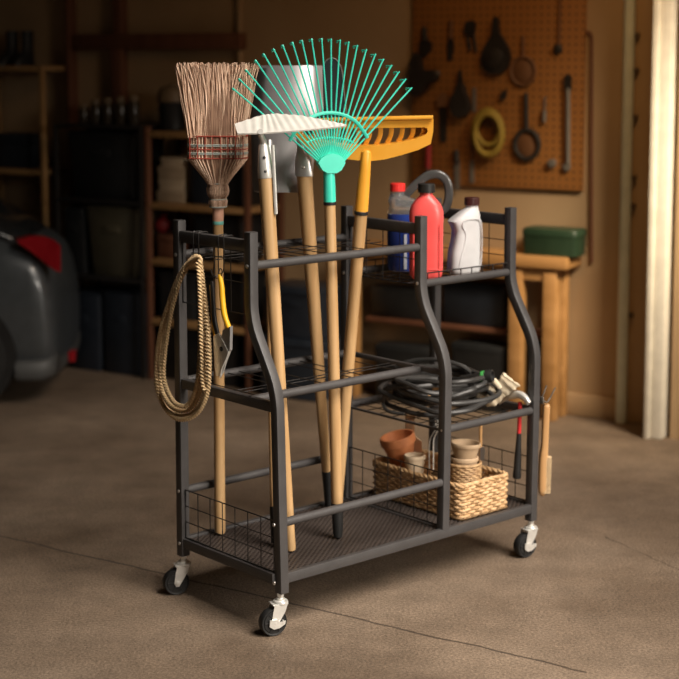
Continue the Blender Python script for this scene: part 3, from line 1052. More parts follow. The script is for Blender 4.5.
# coil of rope
def rp(px, py, x=-.030): return cat_(px, py, 0, x + X0)
t = Thing('coiled_rope', 'tan twisted rope hung in a long loop on the left end of the cart', 'rope', rp(197, 262), CART)
sect3 = [(.0054 * (1 + .26 * cos(3 * a)) * cos(a), .0054 * (1 + .26 * cos(3 * a)) * sin(a)) for a in [2 * pi * i / 15 for i in range(15)]]
loops = [
    ([(196, 258), (186, 266), (174, 288), (164, 322), (158, 360), (157, 388), (165, 407), (178, 415.5), (192, 414), (202, 402), (206.5, 380), (206, 345), (203, 305), (200, 272)], -.026),
    ([(197, 257), (189, 263), (178, 285), (168, 320), (162, 358), (161, 386), (168, 403), (179, 410.5), (190, 409), (198, 398), (202.5, 378), (202.5, 345), (200, 305), (199, 270)], -.031),
    ([(198, 257), (186, 270), (172, 296), (161, 330), (156.5, 366), (160, 398), (171, 415), (184, 419.5), (198, 412.5), (207, 394), (209.5, 370), (208.5, 335), (205, 298), (201, 268)], -.037),
    ([(199, 258), (188, 264), (180, 281), (171, 314), (165, 352), (164, 380), (172, 400), (182, 406.5), (190, 403), (196, 390), (199, 370), (200, 340), (200, 305), (200, 270)], -.040),
]
for P, x in loops:
    b = MB()
    pts = spline([rp(px, py, x + .004 * sin(i * 1.7)) for i, (px, py) in enumerate(P)], 26, True)
    b.sweep(pts, sect3, True, twist=240)
    t.part('rope_loop', b, 'rope')
b = MB()
pts = spline([rp(*q, x) for q, x in (((198, 262), -.044), ((200, 285), -.046), ((201, 320), -.046), ((202, 355), -.046), ((203, 380), -.045), ((205, 390), -.044))], 26)
b.sweep(pts, sect3, twist=240)
t.part('rope_end', b, 'rope')

# pruning shears
def sp(px, py, x=-.026): return cat_(px, py, 0, x + X0)
t = Thing('pruning_shears', 'closed pruning shears with yellow and black grips hanging on the cart end', 'shears', sp(221, 372), CART)
b = MB(); b.tube(spline([sp(219.5, 274.5), sp(221.5, 285), sp(222.5, 300), sp(224.5, 315), sp(229, 328)], 4), [.0038, .0048, .0056, .0060, .0064, .0066, .0068, .0068, .0070, .0070, .0070, .0070, .0070, .0068, .0066, .0064, .0058], 12)
t.part('grip', b, 'yellow', label='yellow grip')
b = MB(); b.tube(spline([sp(212, 281, -.022), sp(213, 300, -.022), sp(214.5, 320, -.022), sp(218, 336, -.024)], 5), [.0036, .0044, .005, .0054, .0056, .0058, .0060, .006, .006, .006, .006, .006, .006, .006, .0056, .005], 12)
t.part('grip', b, 'blackcap', label='black grip')
b = MB(); b.tube(spline([sp(210.5, 285, -.019), sp(211.5, 305, -.019), sp(212.5, 322, -.02), sp(214.5, 338, -.021)], 4), .0026, 8)
t.part('grip_edge', b, 'yellow', label='yellow inner edge of the black grip')
b = MB(); b.prism([sp(*q) for q in ((224, 330), (231.5, 326), (231, 350), (226.5, 355), (222, 340))], .008, (1, 0, 0))
t.part('bolster', b, 'steel')
b = MB(); b.prism([sp(*q, -.029) for q in ((214, 336), (219, 333), (224, 342), (229, 352), (226, 360), (222, 369), (221, 376), (217, 376), (215, 366), (214.5, 352))], .004, (1, 0, 0))
b.prism([sp(*q, -.024) for q in ((225, 342), (231, 350), (227, 360), (223.5, 372), (220, 378), (219, 362))], .004, (1, 0, 0))
bl = t.part('blade', b, 'chrome')
b = MB(); b.lathe([(.0062, -.006), (.0062, .0), (.004, .0015)], sp(221, 349, -.032), (-1, 0, 0), 12)
t.part('pivot_bolt', b, 'rubber', bl)
b = MB(); b.tube(spline([sp(219.5, 276), sp(219, 271), sp(220.5, 268.5), sp(222, 271), sp(221.5, 276)], 4), .0012, 6)
t.part('hanging_loop', b, 'wire')

# ---- jugs on the upper right shelf
ZS = 0.7745
def loft(secs, e=3.2, n=32, yaw=0.0, c=(0, 0)):
    rings = []
    for z, w, d, *r in secs:
        ox, oy, ee = (r + [0, 0, e][len(r):])[:3] if r else (0, 0, e)
        ring = []
        for p in superell(w, d, ee or e, n):
            x, y = p[0] + ox, p[1] + oy
            ring.append(V((c[0] + x * cos(yaw) - y * sin(yaw), c[1] + x * sin(yaw) + y * cos(yaw), z)))
        rings.append(ring)
    return rings
def cap(b, c, z0, z1, r, n=36, rib=.0009):
    prof = [(r, z0), (r, z0 + .002), (r, z1 - .002), (r - .002, z1), (.001, z1)]
    rings = []
    for pr, z in prof:
        rings.append([V((c[0] + (pr + (rib if j % 2 else 0) * (pr > .004)) * cos(2 * pi * j / n), c[1] + (pr + (rib if j % 2 else 0) * (pr > .004)) * sin(2 * pi * j / n), z)) for j in range(n)])
    b.rings(rings)
yw = -TH + R_(0)            # jugs face the room
# red bottle
cR = (0.632, 0.160)
t = Thing('red_bottle', 'red plastic bottle with black screw cap on the upper right shelf', 'bottle', (*cR, ZS), CART)
b = MB()
b.rings(loft([(ZS, .066, .044), (ZS + .003, .076, .052), (ZS + .010, .084, .058), (ZS + .022, .088, .060), (ZS + .030, .089, .061), (ZS + .10, .089, .061), (ZS + .148, .089, .061), (ZS + .160, .091, .062), (ZS + .180, .089, .060), (ZS + .196, .078, .055), (ZS + .210, .056, .047, 0, 0, 2.6), (ZS + .218, .040, .040, 0, 0, 2), (ZS + .222, .034, .034, 0, 0, 2), (ZS + .230, .034, .034, 0, 0, 2)], 3.0, 40, yw, cR))
bd = t.part('body', b, 'red')
b = MB(); cap(b, cR, ZS + .229, ZS + .252, .0220)
t.part('cap', b, 'blackcap', label='black ribbed screw cap')
def rf(x, z, off):            # point on the front of the red bottle
    return V((cR[0] + x * cos(yw) + off * sin(yw), cR[1] + x * sin(yw) - off * cos(yw), ZS + z))
b = MB()
for P in (((-.028, .150), (.000, .150), (-.012, .105), (-.020, .060)), ((-.034, .036), (-.034, .140)), ((.034, .030), (.034, .146)), ((-.030, .028), (.030, .028))):
    b.tube(spline([rf(x, z, .0302) for x, z in P], 4), .0012, 6)
t.part('moulded_rib', b, 'red', bd)
# white jug
cW = (0.780, 0.165)
yj = -.38
t = Thing('white_jug', 'white plastic jug with maroon cap and side grip on the upper right shelf', 'bottle', (*cW, ZS), CART)
b = MB()
b.rings(loft([(ZS, .070, .046), (ZS + .003, .080, .054), (ZS + .010, .086, .058), (ZS + .020, .088, .060), (ZS + .060, .086, .060, .001), (ZS + .095, .077, .058, .005), (ZS + .118, .075, .057, .006), (ZS + .132, .081, .056, .003), (ZS + .143, .088, .056, 0), (ZS + .152, .076, .054, .004), (ZS + .164, .058, .046, .012), (ZS + .174, .042, .038, .019, 0, 2.4), (ZS + .180, .034, .034, .022, 0, 2), (ZS + .186, .034, .034, .022, 0, 2)], 3.4, 40, yj, cW))
bd = t.part('body', b, 'whiteplastic')
def wf(x, z, off):
    return V((cW[0] + x * cos(yj) + off * sin(yj), cW[1] + x * sin(yj) - off * cos(yj), ZS + z))
b = MB()
b.tube(spline([wf(x, z, .029) for x, z in ((-.026, .020), (-.020, .050), (-.010, .085), (-.008, .112), (-.018, .134), (-.006, .148), (.030, .148), (.038, .135), (.040, .080), (.038, .020))], 5), .0016, 6)
t.part('moulded_rib', b, 'whiteplastic', bd)
ccW = wf(.022, .187, 0)
b = MB(); cap(b, ccW, ZS + .185, ZS + .206, .0195)
t.part('cap', b, 'browncap', label='maroon ribbed screw cap')
# blue jug with grey handle
cB = (0.722, 0.298)
t = Thing('blue_jug', 'large blue jug with red cap and arched grey handle behind the red bottle', 'bottle', (*cB, ZS), CART)
b = MB()
b.rings(loft([(ZS, .13, .08), (ZS + .004, .142, .092), (ZS + .015, .148, .098), (ZS + .130, .148, .098), (ZS + .154, .148, .098), (ZS + .158, .146, .096)], 3.2, 40, yw, cB))
bd = t.part('body', b, 'blue')
b = MB()
b.rings(loft([(ZS + .1585, .145, .095), (ZS + .168, .146, .096), (ZS + .178, .136, .090), (ZS + .190, .100, .072, -.022), (ZS + .200, .060, .050, -.040), (ZS + .208, .040, .040, -.046, 0, 2), (ZS + .222, .036, .036, -.046, 0, 2)], 3.0, 40, yw, cB))
t.part('clear_shoulder', b, 'smoke', label='clear smoky shoulder above the blue')
def bf(x, z, off=0):
    return V((cB[0] + x * cos(yw) + off * sin(yw), cB[1] + x * sin(yw) - off * cos(yw), ZS + z))
b = MB(); cap(b, bf(-.046, 0), ZS + .218, ZS + .240, .0200)
t.part('cap', b, 'redcap', label='red ribbed screw cap')
b = MB()
b.sweep(spline([bf(-.026, .206), bf(.004, .236), bf(.036, .260), (bf(.066, .263)), bf(.088, .244), bf(.094, .210), bf(.088, .178), bf(.074, .162)], 6), rrect(.024, .016, .007, 5), up=tuple(bf(0, 0, 1) - bf(0, 0, 0)))
t.part('handle', b, 'greyhandle', label='arched grey handle')
b = MB(); b.rings([[bf(x, z, .0502 + o) for x, z in ((-.030, .010), (-.022, .010), (-.022, .105), (-.030, .105))] for o in (-.002, .0)])
t.part('label_panel', b, 'label_pale', bd, label='pale label strip')

# ---- hose heap on the middle right shelf
ZH = ZMR + .001
t = Thing('garden_hose', 'black garden hose heaped in loops on the middle right shelf', 'hose', (0.72, 0.19, ZH), CART)
rh = random.Random(11)
pts = []
NL = 12
for k in range(NL * 14):
    a = 2 * pi * k / 14
    lp = k / 14
    rx = .114 + .036 * sin(lp * 2.1 + .5) + rh.uniform(-.012, .012)
    ry = .114 + .036 * cos(lp * 1.7) + rh.uniform(-.012, .012)
    ox = .026 * sin(lp * 1.3); oy = .024 * cos(lp * 2.3)
    z = ZH + .0085 + .0054 * lp + .014 * (1 + sin(a * 1.0 + lp * 1.9)) * min(1, lp)
    x = .714 + ox + rx * cos(a); y = .195 + oy + ry * sin(a)
    pts.append((min(max(x, .592), .83), min(max(y, .030), .362), z))
b = MB(); b.tube(spline(pts, 4), .0068, 8)
t.part('coil', b, 'hose')
b = MB(); b.tube(spline([cat_(404, 414, 2, ZH + .007), cat_(388, 411, 2, ZH + .010), cat_(383, 402, 2, ZH + .019), cat_(389, 394, 2, ZH + .020), cat_(400, 391, 2, ZH + .016), cat_(425, 396, 2, ZH + .014)], 6), .0050, 8)
t.part('loose_end', b, 'hose')
b = MB(); b.tube(spline([cat_(395, 366, 0, .69), cat_(415, 360.5, 0, .72), cat_(440, 360, 0, .74), cat_(462, 366, 0, .76), cat_(470, 372, 0, .78)], 6), .0062, 8)
t.part('upper_loop', b, 'hose')
c0 = cat_(478, 377, 0, .77); c1 = cat_(496, 375.5, 0, .790)
ax = (c1 - c0).normalized()
b = MB(); b.lathe([(.008, -.05), (.010, -.02), (.0125, 0), (.013, .012), (.010, .020)], c0, ax, 18)
noz = t.part('connector', b, 'blackcap', label='black hose connector')
b = MB(); b.lathe([(.0140, .010), (.0155, .012), (.0155, .019), (.0140, .021)], c0, ax, 18)
t.part('collar', b, 'green', noz, label='green collar ring')
b = MB(); b.lathe([(.0125, .021), (.0175, .024), (.0180, .034), (.0165, .042), (.0125, .043), (.0105, .036), (.002, .034)], c0, ax, 22)
t.part('nozzle_end', b, 'rubber', noz)
for q in ((435, 387.5, .645), (431, 396.5, .64)):
    b = MB(); b.lathe([(.0065, -.008), (.0085, -.006), (.0085, .006), (.0070, .008)], cat_(*q[:2], 0, q[2]), (1, -.6, .1), 6)
    t.part('brass_coupling', b, 'brass', label='small brass coupling')
# cloth glove beside the hose
gp = lambda px, py, x=.835: cat_(px, py, 0, x + .022)
t = Thing('work_glove', 'crumpled beige work glove beside the hose loops', 'glove', (0.835, .10, ZMR + .004), CART)
def blob(P, r, m=8):
    b = MB(); pts = spline(P, 4)
    b.sweep(pts, [(p[0] * .8, p[1] * .8) for p in circ(1, 12)], up=(0, 0, 1), scale=[r * (.72 + .28 * sin(pi * min(1, .12 + i / len(pts)))) for i in range(len(pts))])
    return b
b = MB(); pts = spline([gp(498, 392, .82), gp(502, 388.5, .825), gp(507, 383.5, .83), gp(511, 379, .835)], 5)
b.sweep(pts, superell(.62, 2.0, 2.6, 20), up=(-.5, .5, .7), scale=[.020 + .0006 * i + .0012 * sin(i * 1.3) for i in range(len(pts))])
for i, p in enumerate(b.v): b.v[i] = p + V((.0018 * sin(p.z * 220 + p.y * 300), .0018 * sin(p.x * 280 + p.z * 250), .0025 * sin(p.x * 310 + p.y * 420)))
t.part('cuff', b, 'cloth')
b = MB(); pts = spline([gp(484, 402, .80), gp(489, 399, .805), gp(495, 394.5, .815), gp(500, 390, .822)], 5)
b.sweep(pts, superell(.66, 2.0, 2.4, 20), up=(-.5, .5, .7), scale=[.012, .016, .019, .021, .0225] + [.0235 + .0008 * sin(i * 1.7) for i in range(11)])
for i, p in enumerate(b.v): b.v[i] = p + V((.0015 * sin(p.z * 220 + p.y * 300), .0015 * sin(p.x * 280 + p.z * 250), .002 * sin(p.x * 310 + p.y * 420)))
t.part('palm', b, 'cloth')
for i, (q0, q1, q2) in enumerate((((492, 400), (484, 401), (477, 406)), ((494, 396), (485, 395), (476, 396)), ((497, 392), (489, 388), (481, 386)), ((500, 388), (494, 381), (488, 377)))):
    t.part('finger', blob([gp(*q0, .80), gp(*q1, .785), gp(*q2, .77)], .0105), 'cloth')
# hammer hung through the shelf
hx = .873
hp = lambda px, py: cat_(px, py, 0, hx)
t = Thing('claw_hammer', 'hammer with shiny head, red shaft and black grip hung through the shelf', 'hammer', hp(517, 478), CART)
def rod(p, q, prof, n=16):
    b = MB(); d = q - p; b.lathe([(r, s * d.length) for s, r in prof], p, d, n); return b
t.part('grip', rod(hp(516.8, 478.5), hp(519, 433), [(0, .006), (.01, .0105), (.06, .0118), (.2, .0105), (.5, .0092), (.85, .0070), (1, .0062)]), 'rubber', label='black rubber grip')
t.part('shaft', rod(hp(519, 433.5), hp(520.2, 402), [(0, .0058), (.5, .0056), (1, .0056)]), 'redgrip', label='red shaft')
b = MB()
b.sweep(spline([hp(497, 404) + V((.010, 0, 0)), hp(503, 399.5), hp(511, 395.5), hp(519, 394.5), hp(525, 398), hp(529, 403.5)], 5), rrect(.020, .017, .006, 4), up=(1, 0, 0),
        scale=[.28, .36, .44, .52, .6, .68, .76, .82, .88, .94, 1, 1.05, 1.08, 1.08, 1.06, 1.03, 1, .98, .95, .9, .86, .84, .82, .80, .78, .74])
t.part('head', b, 'chrome', label='shiny steel head')

# twin prong hook and brush on the right end
xe = XR + PW + .001
kp = lambda px, py, x=xe + .014: cat_(px, py, 0, x)
b = MB()
yk = kp(545, 400).y
zk = .455
b.box((xe - .0005, yk - .007, zk - .032), (xe + .0025, yk + .007, zk - .012), .0008)
for px0, px1, pyt in ((541.5, 546.5, 385.5), (549, 555.5, 387.5)):
    p1 = cat_(px1, pyt, 0, xe + .05); pm = cat_(px0 + .5, 399, 0, xe + .034)
    b.tube(spline([(xe + .002, yk, zk - .022), (xe + .018, yk - .002, zk - .030), pm, (pm + p1) / 2, p1], 5), .0020, 7)
solo('prong_hook', 'grey twin-prong wire hook on the right front post above the wooden brush', 'hook', b, 'toolgrey', (xe, yk, zk - .045), CART)
bx = xe + .030
bp = lambda px, py: cat_(px, py, 0, bx)
t = Thing('scrub_brush', 'long wooden-handled bristle brush hanging outside the right post', 'brush', bp(543, 495), CART)
b = MB()
b.sweep(spline([bp(546.4, 404), bp(546.2, 410), bp(545.5, 425), bp(544.6, 445), bp(543.6, 455), bp(543, 465), bp(542.6, 480), bp(542.4, 490), bp(542.5, 495.5)], 5),
        rrect(.019, .022, .006, 4), up=tuple(CART.mi @ V((0, 1, 0))),
        scale=[.65, .85, .95, 1.0, 1.0] + [1.0] * 5 + [1.0, 1.0, 1.0, 1.0, 1.0] + [1.02, 1.04, 1.08, 1.14, 1.18] + [1.2, 1.22, 1.24, 1.25, 1.26] + [1.27] * 5 + [1.27, 1.26, 1.25, 1.24, 1.22] + [1.18, 1.1, 1.0, .85, .7] + [.45])
bk = t.part('handle', b, 'wood2')
b = MB()
rb = random.Random(5)
RW = CART.mi @ V((1, 0, 0)); BW = CART.mi @ V((0, 1, 0))
for i in range(26):
    for j in range(6):
        s = i / 25
        p = bp(544.2 - 1.2 * s, 457 + 35 * s) + BW * (-.010 + .004 * j) + V((0, 0, rb.uniform(-.0005, .0005)))
        q = p + RW * (.0190 + rb.uniform(-.001, .001)) + V((0, 0, rb.uniform(-.001, .001)))
        b.tube([p, q], .0014, 4)
t.part('bristles', b, 'bristle', stuff=True)
b = MB(); b.tube(spline([bp(546.4, 409.5) + V((-.012, 0, 0)), bp(543.5, 413.5), bp(542, 417), bp(545, 413) + V((.012, 0, 0)), bp(548.5, 409), bp(546.4, 409.5) + V((-.012, 0, .001))], 4), .0013, 6)
t.part('hanging_cord', b, 'wire')

# ---- wicker basket and what stands in it
ZT0 = 0.1445
_c1, _c2, _c3 = cat_(462, 520, 2, ZT0), cat_(507.5, 507, 2, ZT0), cat_(371, 491, 2, ZT0)
print('BASKET', _c1, _c2, _c3)
bx0, bx1, by0, by1 = _c1.x - .014, _c2.x, _c1.y - .008, min(_c3.y, .377)
BH = .092
t = Thing('wicker_basket', 'rectangular wicker basket of pots on the lower right tray', 'basket', ((bx0 + bx1) / 2, (by0 + by1) / 2, ZT0), CART)
def brect(ins, k=10, m=16, r=.016):
    P = []
    x0, x1, y0, y1 = bx0 + ins, bx1 - ins, by0 + ins, by1 - ins
    segs = [((x0 + r, y0), (x1 - r, y0), (x1 - r, y0 + r), -pi / 2), ((x1, y0 + r), (x1, y1 - r), (x1 - r, y1 - r), 0), ((x1 - r, y1), (x0 + r, y1), (x0 + r, y1 - r), pi / 2), ((x0, y1 - r), (x0, y0 + r), (x0 + r, y0 + r), pi)]
    for a, c, o, a0 in segs:
        L_ = math.hypot(c[0] - a[0], c[1] - a[1]); n = max(2, int(L_ / .0065))
        for i in range(n): P.append((a[0] + (c[0] - a[0]) * i / n, a[1] + (c[1] - a[1]) * i / n))
        for i in range(5):
            an = a0 + pi / 2 * i / 5
            P.append((o[0] + r * cos(an), o[1] + r * sin(an)))
    return P
def weave(base, z, amp, per, ph, r, out):
    n = len(base); pts = []
    for i, (x, y) in enumerate(base):
        x0, y0 = base[i - 1]; x1, y1 = base[(i + 1) % n]
        l = math.hypot(x1 - x0, y1 - y0) or 1
        nx, ny = (y1 - y0) / l, -(x1 - x0) / l
        w = amp * sin(2 * pi * i / per + ph) + out * .5
        pts.append(V((x + nx * w, y + ny * w, z + .0008 * sin(2 * pi * i / per * .5 + ph))))
    return pts
b = MB()
base = brect(.006)
rows = 10
for k in range(rows):
    z = ZT0 + .008 + (BH - .016) * k / (rows - 1)
    b.tube(weave(base, z, .0028, 5, (k % 2) * pi, .0050, .006 * k / rows), .0047, 7, True)
body = t.part('woven_side', b, 'wicker', ang=60)
b = MB()
for i in range(0, len(base), 5):
    x, y = base[i]; b.tube([(x, y, ZT0 + .002), (x, y, ZT0 + BH)], .0030, 6)
t.part('stake', b, 'wickerdark', body)
b = MB()
for ph in (0, 2.1, 4.2):
    pts = weave(base, ZT0 + BH, .0036, 9, ph, .005, .004)
    pts = [p + V((0, 0, .0032 * cos(2 * pi * i / 9 + ph))) for i, p in enumerate(pts)]
    b.tube(pts, .0044, 7, True)
t.part('braided_rim', b, 'wicker', ang=60)
b = MB(); b.box((bx0 + .006, by0 + .006, ZT0 + .001), (bx1 - .006, by1 - .006, ZT0 + .007), .002)
for k in range(2):
    b.tube([V((x, y, ZT0 + .0045)) for x, y in brect(.003)], .0044, 7, True)
t.part('base', b, 'wickerdark')

def pot(name, label, c, rt, rbm, hgt, m, tiltv=(0, 0, 1), rim=.012, ribs=0, cat='pot', group=None):
    ax = V(tiltv).normalized()
    t = Thing(name, label, cat, c, CART, group)
    b = MB()
    pr = [(.001, .001), (rbm - .003, 0), (rbm, .002)]
    k = 10
    for i in range(1, k + 1):
        s = i / k
        r = rbm + (rt - rbm) * s
        if ribs: r += .0013 * (1 if i % 2 else -1)
        pr.append((r, .002 + (hgt - rim - .002) * s))
    pr += [(rt + .0028, hgt - rim), (rt + .0034, hgt - rim * .5), (rt + .0030, hgt - .001), (rt + .001, hgt + .0008), (rt - .002, hgt), (rt - .0036, hgt - rim), (rbm - .004, .008), (.001, .007)]
    b.lathe(pr, c, ax, 36)
    t.part('body', b, m, ang=45)
    return t
def dep(px, py, x): return cat_(px, py, 0, x)
c = dep(395, 465, .668)
def axis_pt(c): return (c.x, c.y, c.z)
pot('terracotta_pot', 'tilted glazed terracotta pot at the left end of the wicker basket', V((.696, .308, .229)), .046, .028, .088, 'terracotta', (-.22, .10, 1), .022)
pot('pale_pot', 'small pale ribbed clay pot in front of the terracotta pot', V((.674, .242, .1525)), .0270, .0205, .122, 'claypale', (0, 0, 1), .010, 1)
# wooden paddle leaning behind the terracotta pot
pq = lambda px, py, x=.735: cat_(px, py, 0, x)
t = Thing('wooden_paddle', 'pale wooden paddle standing behind the terracotta pot', 'paddle', pq(413, 478), CART)
Nn = CART.mi @ V((0, -1, 0))
b = MB(); b.prism([pq(*q) for q in ((405.5, 416), (414.5, 416.5), (414.3, 434), (416, 437), (421.5, 441), (422, 448), (421.5, 478), (402, 478), (402.5, 446), (404.5, 438))], .010, Nn)
t.part('blade', b, 'palewood')
b = MB(); b.prism([pq(*q) + Nn * .0005 for q in ((405.2, 415), (414.8, 415.5), (414.6, 418.2), (405.2, 417.7))], .012, Nn)
t.part('end_band', b, 'wood2')
# round woven baskets, wire handled jar
def round_basket(name, label, c, rt, rbm, hgt, mm, handle_=False):
    t = Thing(name, label, 'basket', c, CART, None)
    b = MB(); rows = int(hgt / .0062)
    for k in range(rows):
        s = k / (rows - 1)
        r = rbm + (rt - rbm) * s ** .8
        n = 48
        for ph in (0, pi):
            pts = [V((c[0] + (r + .0016 * sin(12 * 2 * pi * i / n + ph + (k % 2) * pi)) * cos(2 * pi * i / n), c[1] + (r + .0016 * sin(12 * 2 * pi * i / n + ph + (k % 2) * pi)) * sin(2 * pi * i / n), c[2] + .004 + (hgt - .006) * s + (.0012 if ph else -.0012))) for i in range(n)]
            b.tube(pts, .0025, 5, True)
    t.part('woven_side', b, mm, ang=60)
    b = MB()
    pts = [V((c[0] + rt * cos(2 * pi * i / 40), c[1] + rt * sin(2 * pi * i / 40), c[2] + hgt)) for i in range(40)]
    b.tube(pts, .0042, 7, True)
    t.part('rim', b, mm)
    b = MB(); b.lathe([(.001, .002), (rbm, .002), (rbm, .006), (.001, .006)], c, n=30); t.part('base', b, mm)
    return t
round_basket('round_basket', 'small round woven basket holding two stacked beige pots', V((.712, .090, .1525)), .0440, .031, .124, 'wickerdark')
pot('beige_pot', 'lower beige clay pot nested in the round woven basket', V((.712, .090, .1600)), .0350, .0255, .134, 'claybeige', (0, 0, 1), .010, 0, 'pot')
pot('beige_pot', 'upper beige clay pot stacked on another pot in the round basket', V((.713, .090, .2800)), .0380, .0270, .052, 'claybeige', (.05, -.02, 1), .009, 0, 'pot')
t = Thing('lantern_jar', 'brown woven jar with pale wire handle behind the middle post', 'jar', V((.712, .172, .155)), CART)
b = MB(); b.lathe([(.001, 0), (.030, 0), (.034, .004), (.035, .030), (.035, .070), (.033, .0755), (.030, .0755), (.029, .010), (.001, .006)], (.712, .172, .155), n=30)
t.part('body', b, 'wickerdark')
b = MB()
b.tube(spline([V((.712 - .033, .172 + .012, .222)), V((.690, .150, .214)), V((.676, .130, .205)), V((.688, .134, .208))], 5), .0020, 6)
t.part('wire_handle', b, 'claypale', label='pale wire handle')
b = MB()
q = lambda px, py, x=.640: cat_(px, py, 0, x)
b.tube(spline([q(429.5, 470), q(429.2, 455), q(429.8, 441), q(433, 433.5), q(437, 427.5), q(438, 422.5), q(436.8, 419.5), q(435.5, 421.5), q(436.4, 425.5), q(438.6, 427.8), q(436, 434), q(433.6, 440), q(433.4, 455), q(433.2, 470)], 4), .0017, 7)
solo('wire_fork', 'bright bent steel wire loop standing beside the middle post', 'hand tool', b, 'chrome', q(431, 470), CART)
# bamboo stick with white tag
t = Thing('wooden_stake', 'thin wooden stake with white tag behind the beige pots', 'stake', cat_(480, 478, 0, .800), CART)
b = MB(); b.tube([cat_(480, 478, 0, .800), cat_(480.4, 450, 0, .800), cat_(480.8, 425, 0, .800)], .0044, 10)
t.part('stick', b, 'wood2')
b = MB(); b.prism([cat_(px, py, 0, .794) for px, py in ((480.2, 448), (483.5, 446.5), (485, 450), (484, 460), (480, 461))], .003, Nn)
t.part('tag', b, 'whiteplastic', label='white plastic tag')
# ------------------------------------------------------------------ the work wall (wall coordinates)
def P(px, py, d): return wat(px, py, d)
def span(px0, px1, py0, py1, d):
    a, b_ = wat(px0, py0, d), wat(px1, py1, d)
    return min(a.x, b_.x), max(a.x, b_.x), max(0.0, min(a.z, b_.z)), max(a.z, b_.z)
x0, x1, z0, _ = span(412, 582, 100, 191, .018)
b = MB(); b.box((x0, -.018, z0), (x1, -.001, 2.1), .002)
solo('pegboard', 'orange-brown perforated pegboard covered with hanging tools', 'pegboard', b, 'peg', (x0, -.001, z0), WALL)
PD = .020
def flat(poly, d=PD, th=.010, b=None):
    b = b or MB()
    b.prism([P(x, y, d + th / 2) for x, y in poly], th, (0, 1, 0)); return b
def stick(px, py, qx, qy, r, d=PD, b=None):
    b = b or MB(); b.tube([P(px, py, d + r), P(qx, qy, d + r)], r, 10); return b
def disc(px, py, r, prof, d=PD, b=None, sx=1, sy=1):
    b = b or MB(); b.lathe([(r * a, h_) for a, h_ in prof], P(px, py, d), (0, -1, 0), 24, sx, sy, up=(1, 0, 0)); return b
def tool(name, label, cat, px, py):
    return Thing(name, label, cat, P(px, py, PD), WALL, 'tools on the pegboard')
U = .0038
t = tool('hand_trowel', 'small dark trowel at the upper left of the pegboard', 'trowel', 425, 57)
t.part('blade', flat([(425, 58), (419, 50), (419.5, 42), (424, 39), (427, 39), (432, 43), (432, 50)], th=.006), 'toolblack')
t.part('handle', stick(425, 41, 424, 27, .010), 'toolblack')
t = tool('knife', 'slim dark blade hanging right of the small trowel', 'knife', 450, 61)
t.part('blade', flat([(448, 61), (447, 45), (449, 38), (453, 38), (454, 48), (452, 60)], th=.006), 'toolblack')
t.part('handle', stick(451, 39, 451, 20, .008), 'toolbrown')
t = tool('pliers', 'dark pliers at the top of the pegboard left of the big teardrop tool', 'pliers', 472, 50)
t.part('jaw', flat([(464, 32), (466, 22), (472, 20), (476, 23), (475, 32), (470, 36)], th=.014), 'toolblack')
t.part('handle', stick(467, 31, 470, 50, .006), 'toolblack'); t.part('handle', stick(473, 31, 476, 52, .006), 'toolblack')
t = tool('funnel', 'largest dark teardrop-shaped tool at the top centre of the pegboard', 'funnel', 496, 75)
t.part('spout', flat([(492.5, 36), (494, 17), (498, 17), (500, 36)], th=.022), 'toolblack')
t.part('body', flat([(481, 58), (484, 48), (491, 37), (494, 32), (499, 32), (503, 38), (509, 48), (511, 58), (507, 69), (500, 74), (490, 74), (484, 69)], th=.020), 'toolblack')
t.part('rounded_face', disc(496, 58, 11 * U, ((1, .020), (.9, .030), (.4, .036), (.01, .037))), 'toolblack')
t = tool('strainer', 'round tan-rimmed strainer right of the teardrop tool', 'strainer', 523, 86)
b = MB(); b.tube([P(523 + 12 * cos(a), 71 + 14 * sin(a), PD + .006) for a in [2 * pi * i / 28 for i in range(28)]], .006, 7, True)
t.part('rim', b, 'toolbrown')
t.part('dish', disc(523, 71, 11 * U, ((1, .002), (.7, .008), (.01, .010)), sy=1.1), 'toolbrown')
t.part('handle', stick(523, 58, 523, 36, .006), 'toolbrown')
t = tool('ratchet', 'thin ratchet handle hanging at the upper right of the pegboard', 'wrench', 559, 57)
t.part('handle', stick(560, -8, 559, 46, .005), 'toolbrown'); t.part('head', disc(558.5, 49, 4.5 * U, ((1, 0), (1, .012), (.6, .016), (.01, .016))), 'toolblack')
t = tool('power_drill', 'dark drill-shaped tool at the left edge of the pegboard', 'drill', 418, 97)
t.part('body', flat([(411, 62), (415, 53), (420, 55), (422, 70), (434, 70), (438, 74), (437, 80), (428, 84), (424, 92), (416, 97), (410, 92)], th=.04), 'toolblack')
t.part('chuck', stick(433, 75, 439, 73, .010, PD + .006), 'toolgrey')
t = tool('oil_can', 'dark bottle-shaped oil can in the middle of the left half of the pegboard', 'can', 460, 118)
t.part('body', flat([(451, 108), (452, 98), (456, 92), (458, 84), (463, 84), (465, 92), (468, 98), (470, 108), (467, 115), (460, 118), (454, 115)], th=.035), 'toolblack')
t.part('spout', flat([(458, 85), (459, 70), (461, 70), (463, 85)], th=.014), 'toolblack')
t = tool('hand_saw', 'narrow dark saw below the slim blade on the pegboard', 'saw', 443, 142)
t.part('blade', flat([(440, 142), (439, 112), (440, 104), (446, 104), (447, 115), (446, 142)], th=.004), 'toolblack')
t.part('handle', flat([(438, 107), (438, 97), (443, 93), (449, 97), (448, 107)], th=.016), 'toolbrown')
t = tool('ruler', 'short pale strip hanging above the yellow cord', 'ruler', 474, 112)
t.part('strip', flat([(472.5, 112), (472.5, 88), (476, 88), (476, 112)], th=.004), 'toolgrey')
t = tool('hanging_cord', 'coiled yellow cord in the middle of the pegboard', 'cord', 488, 157)
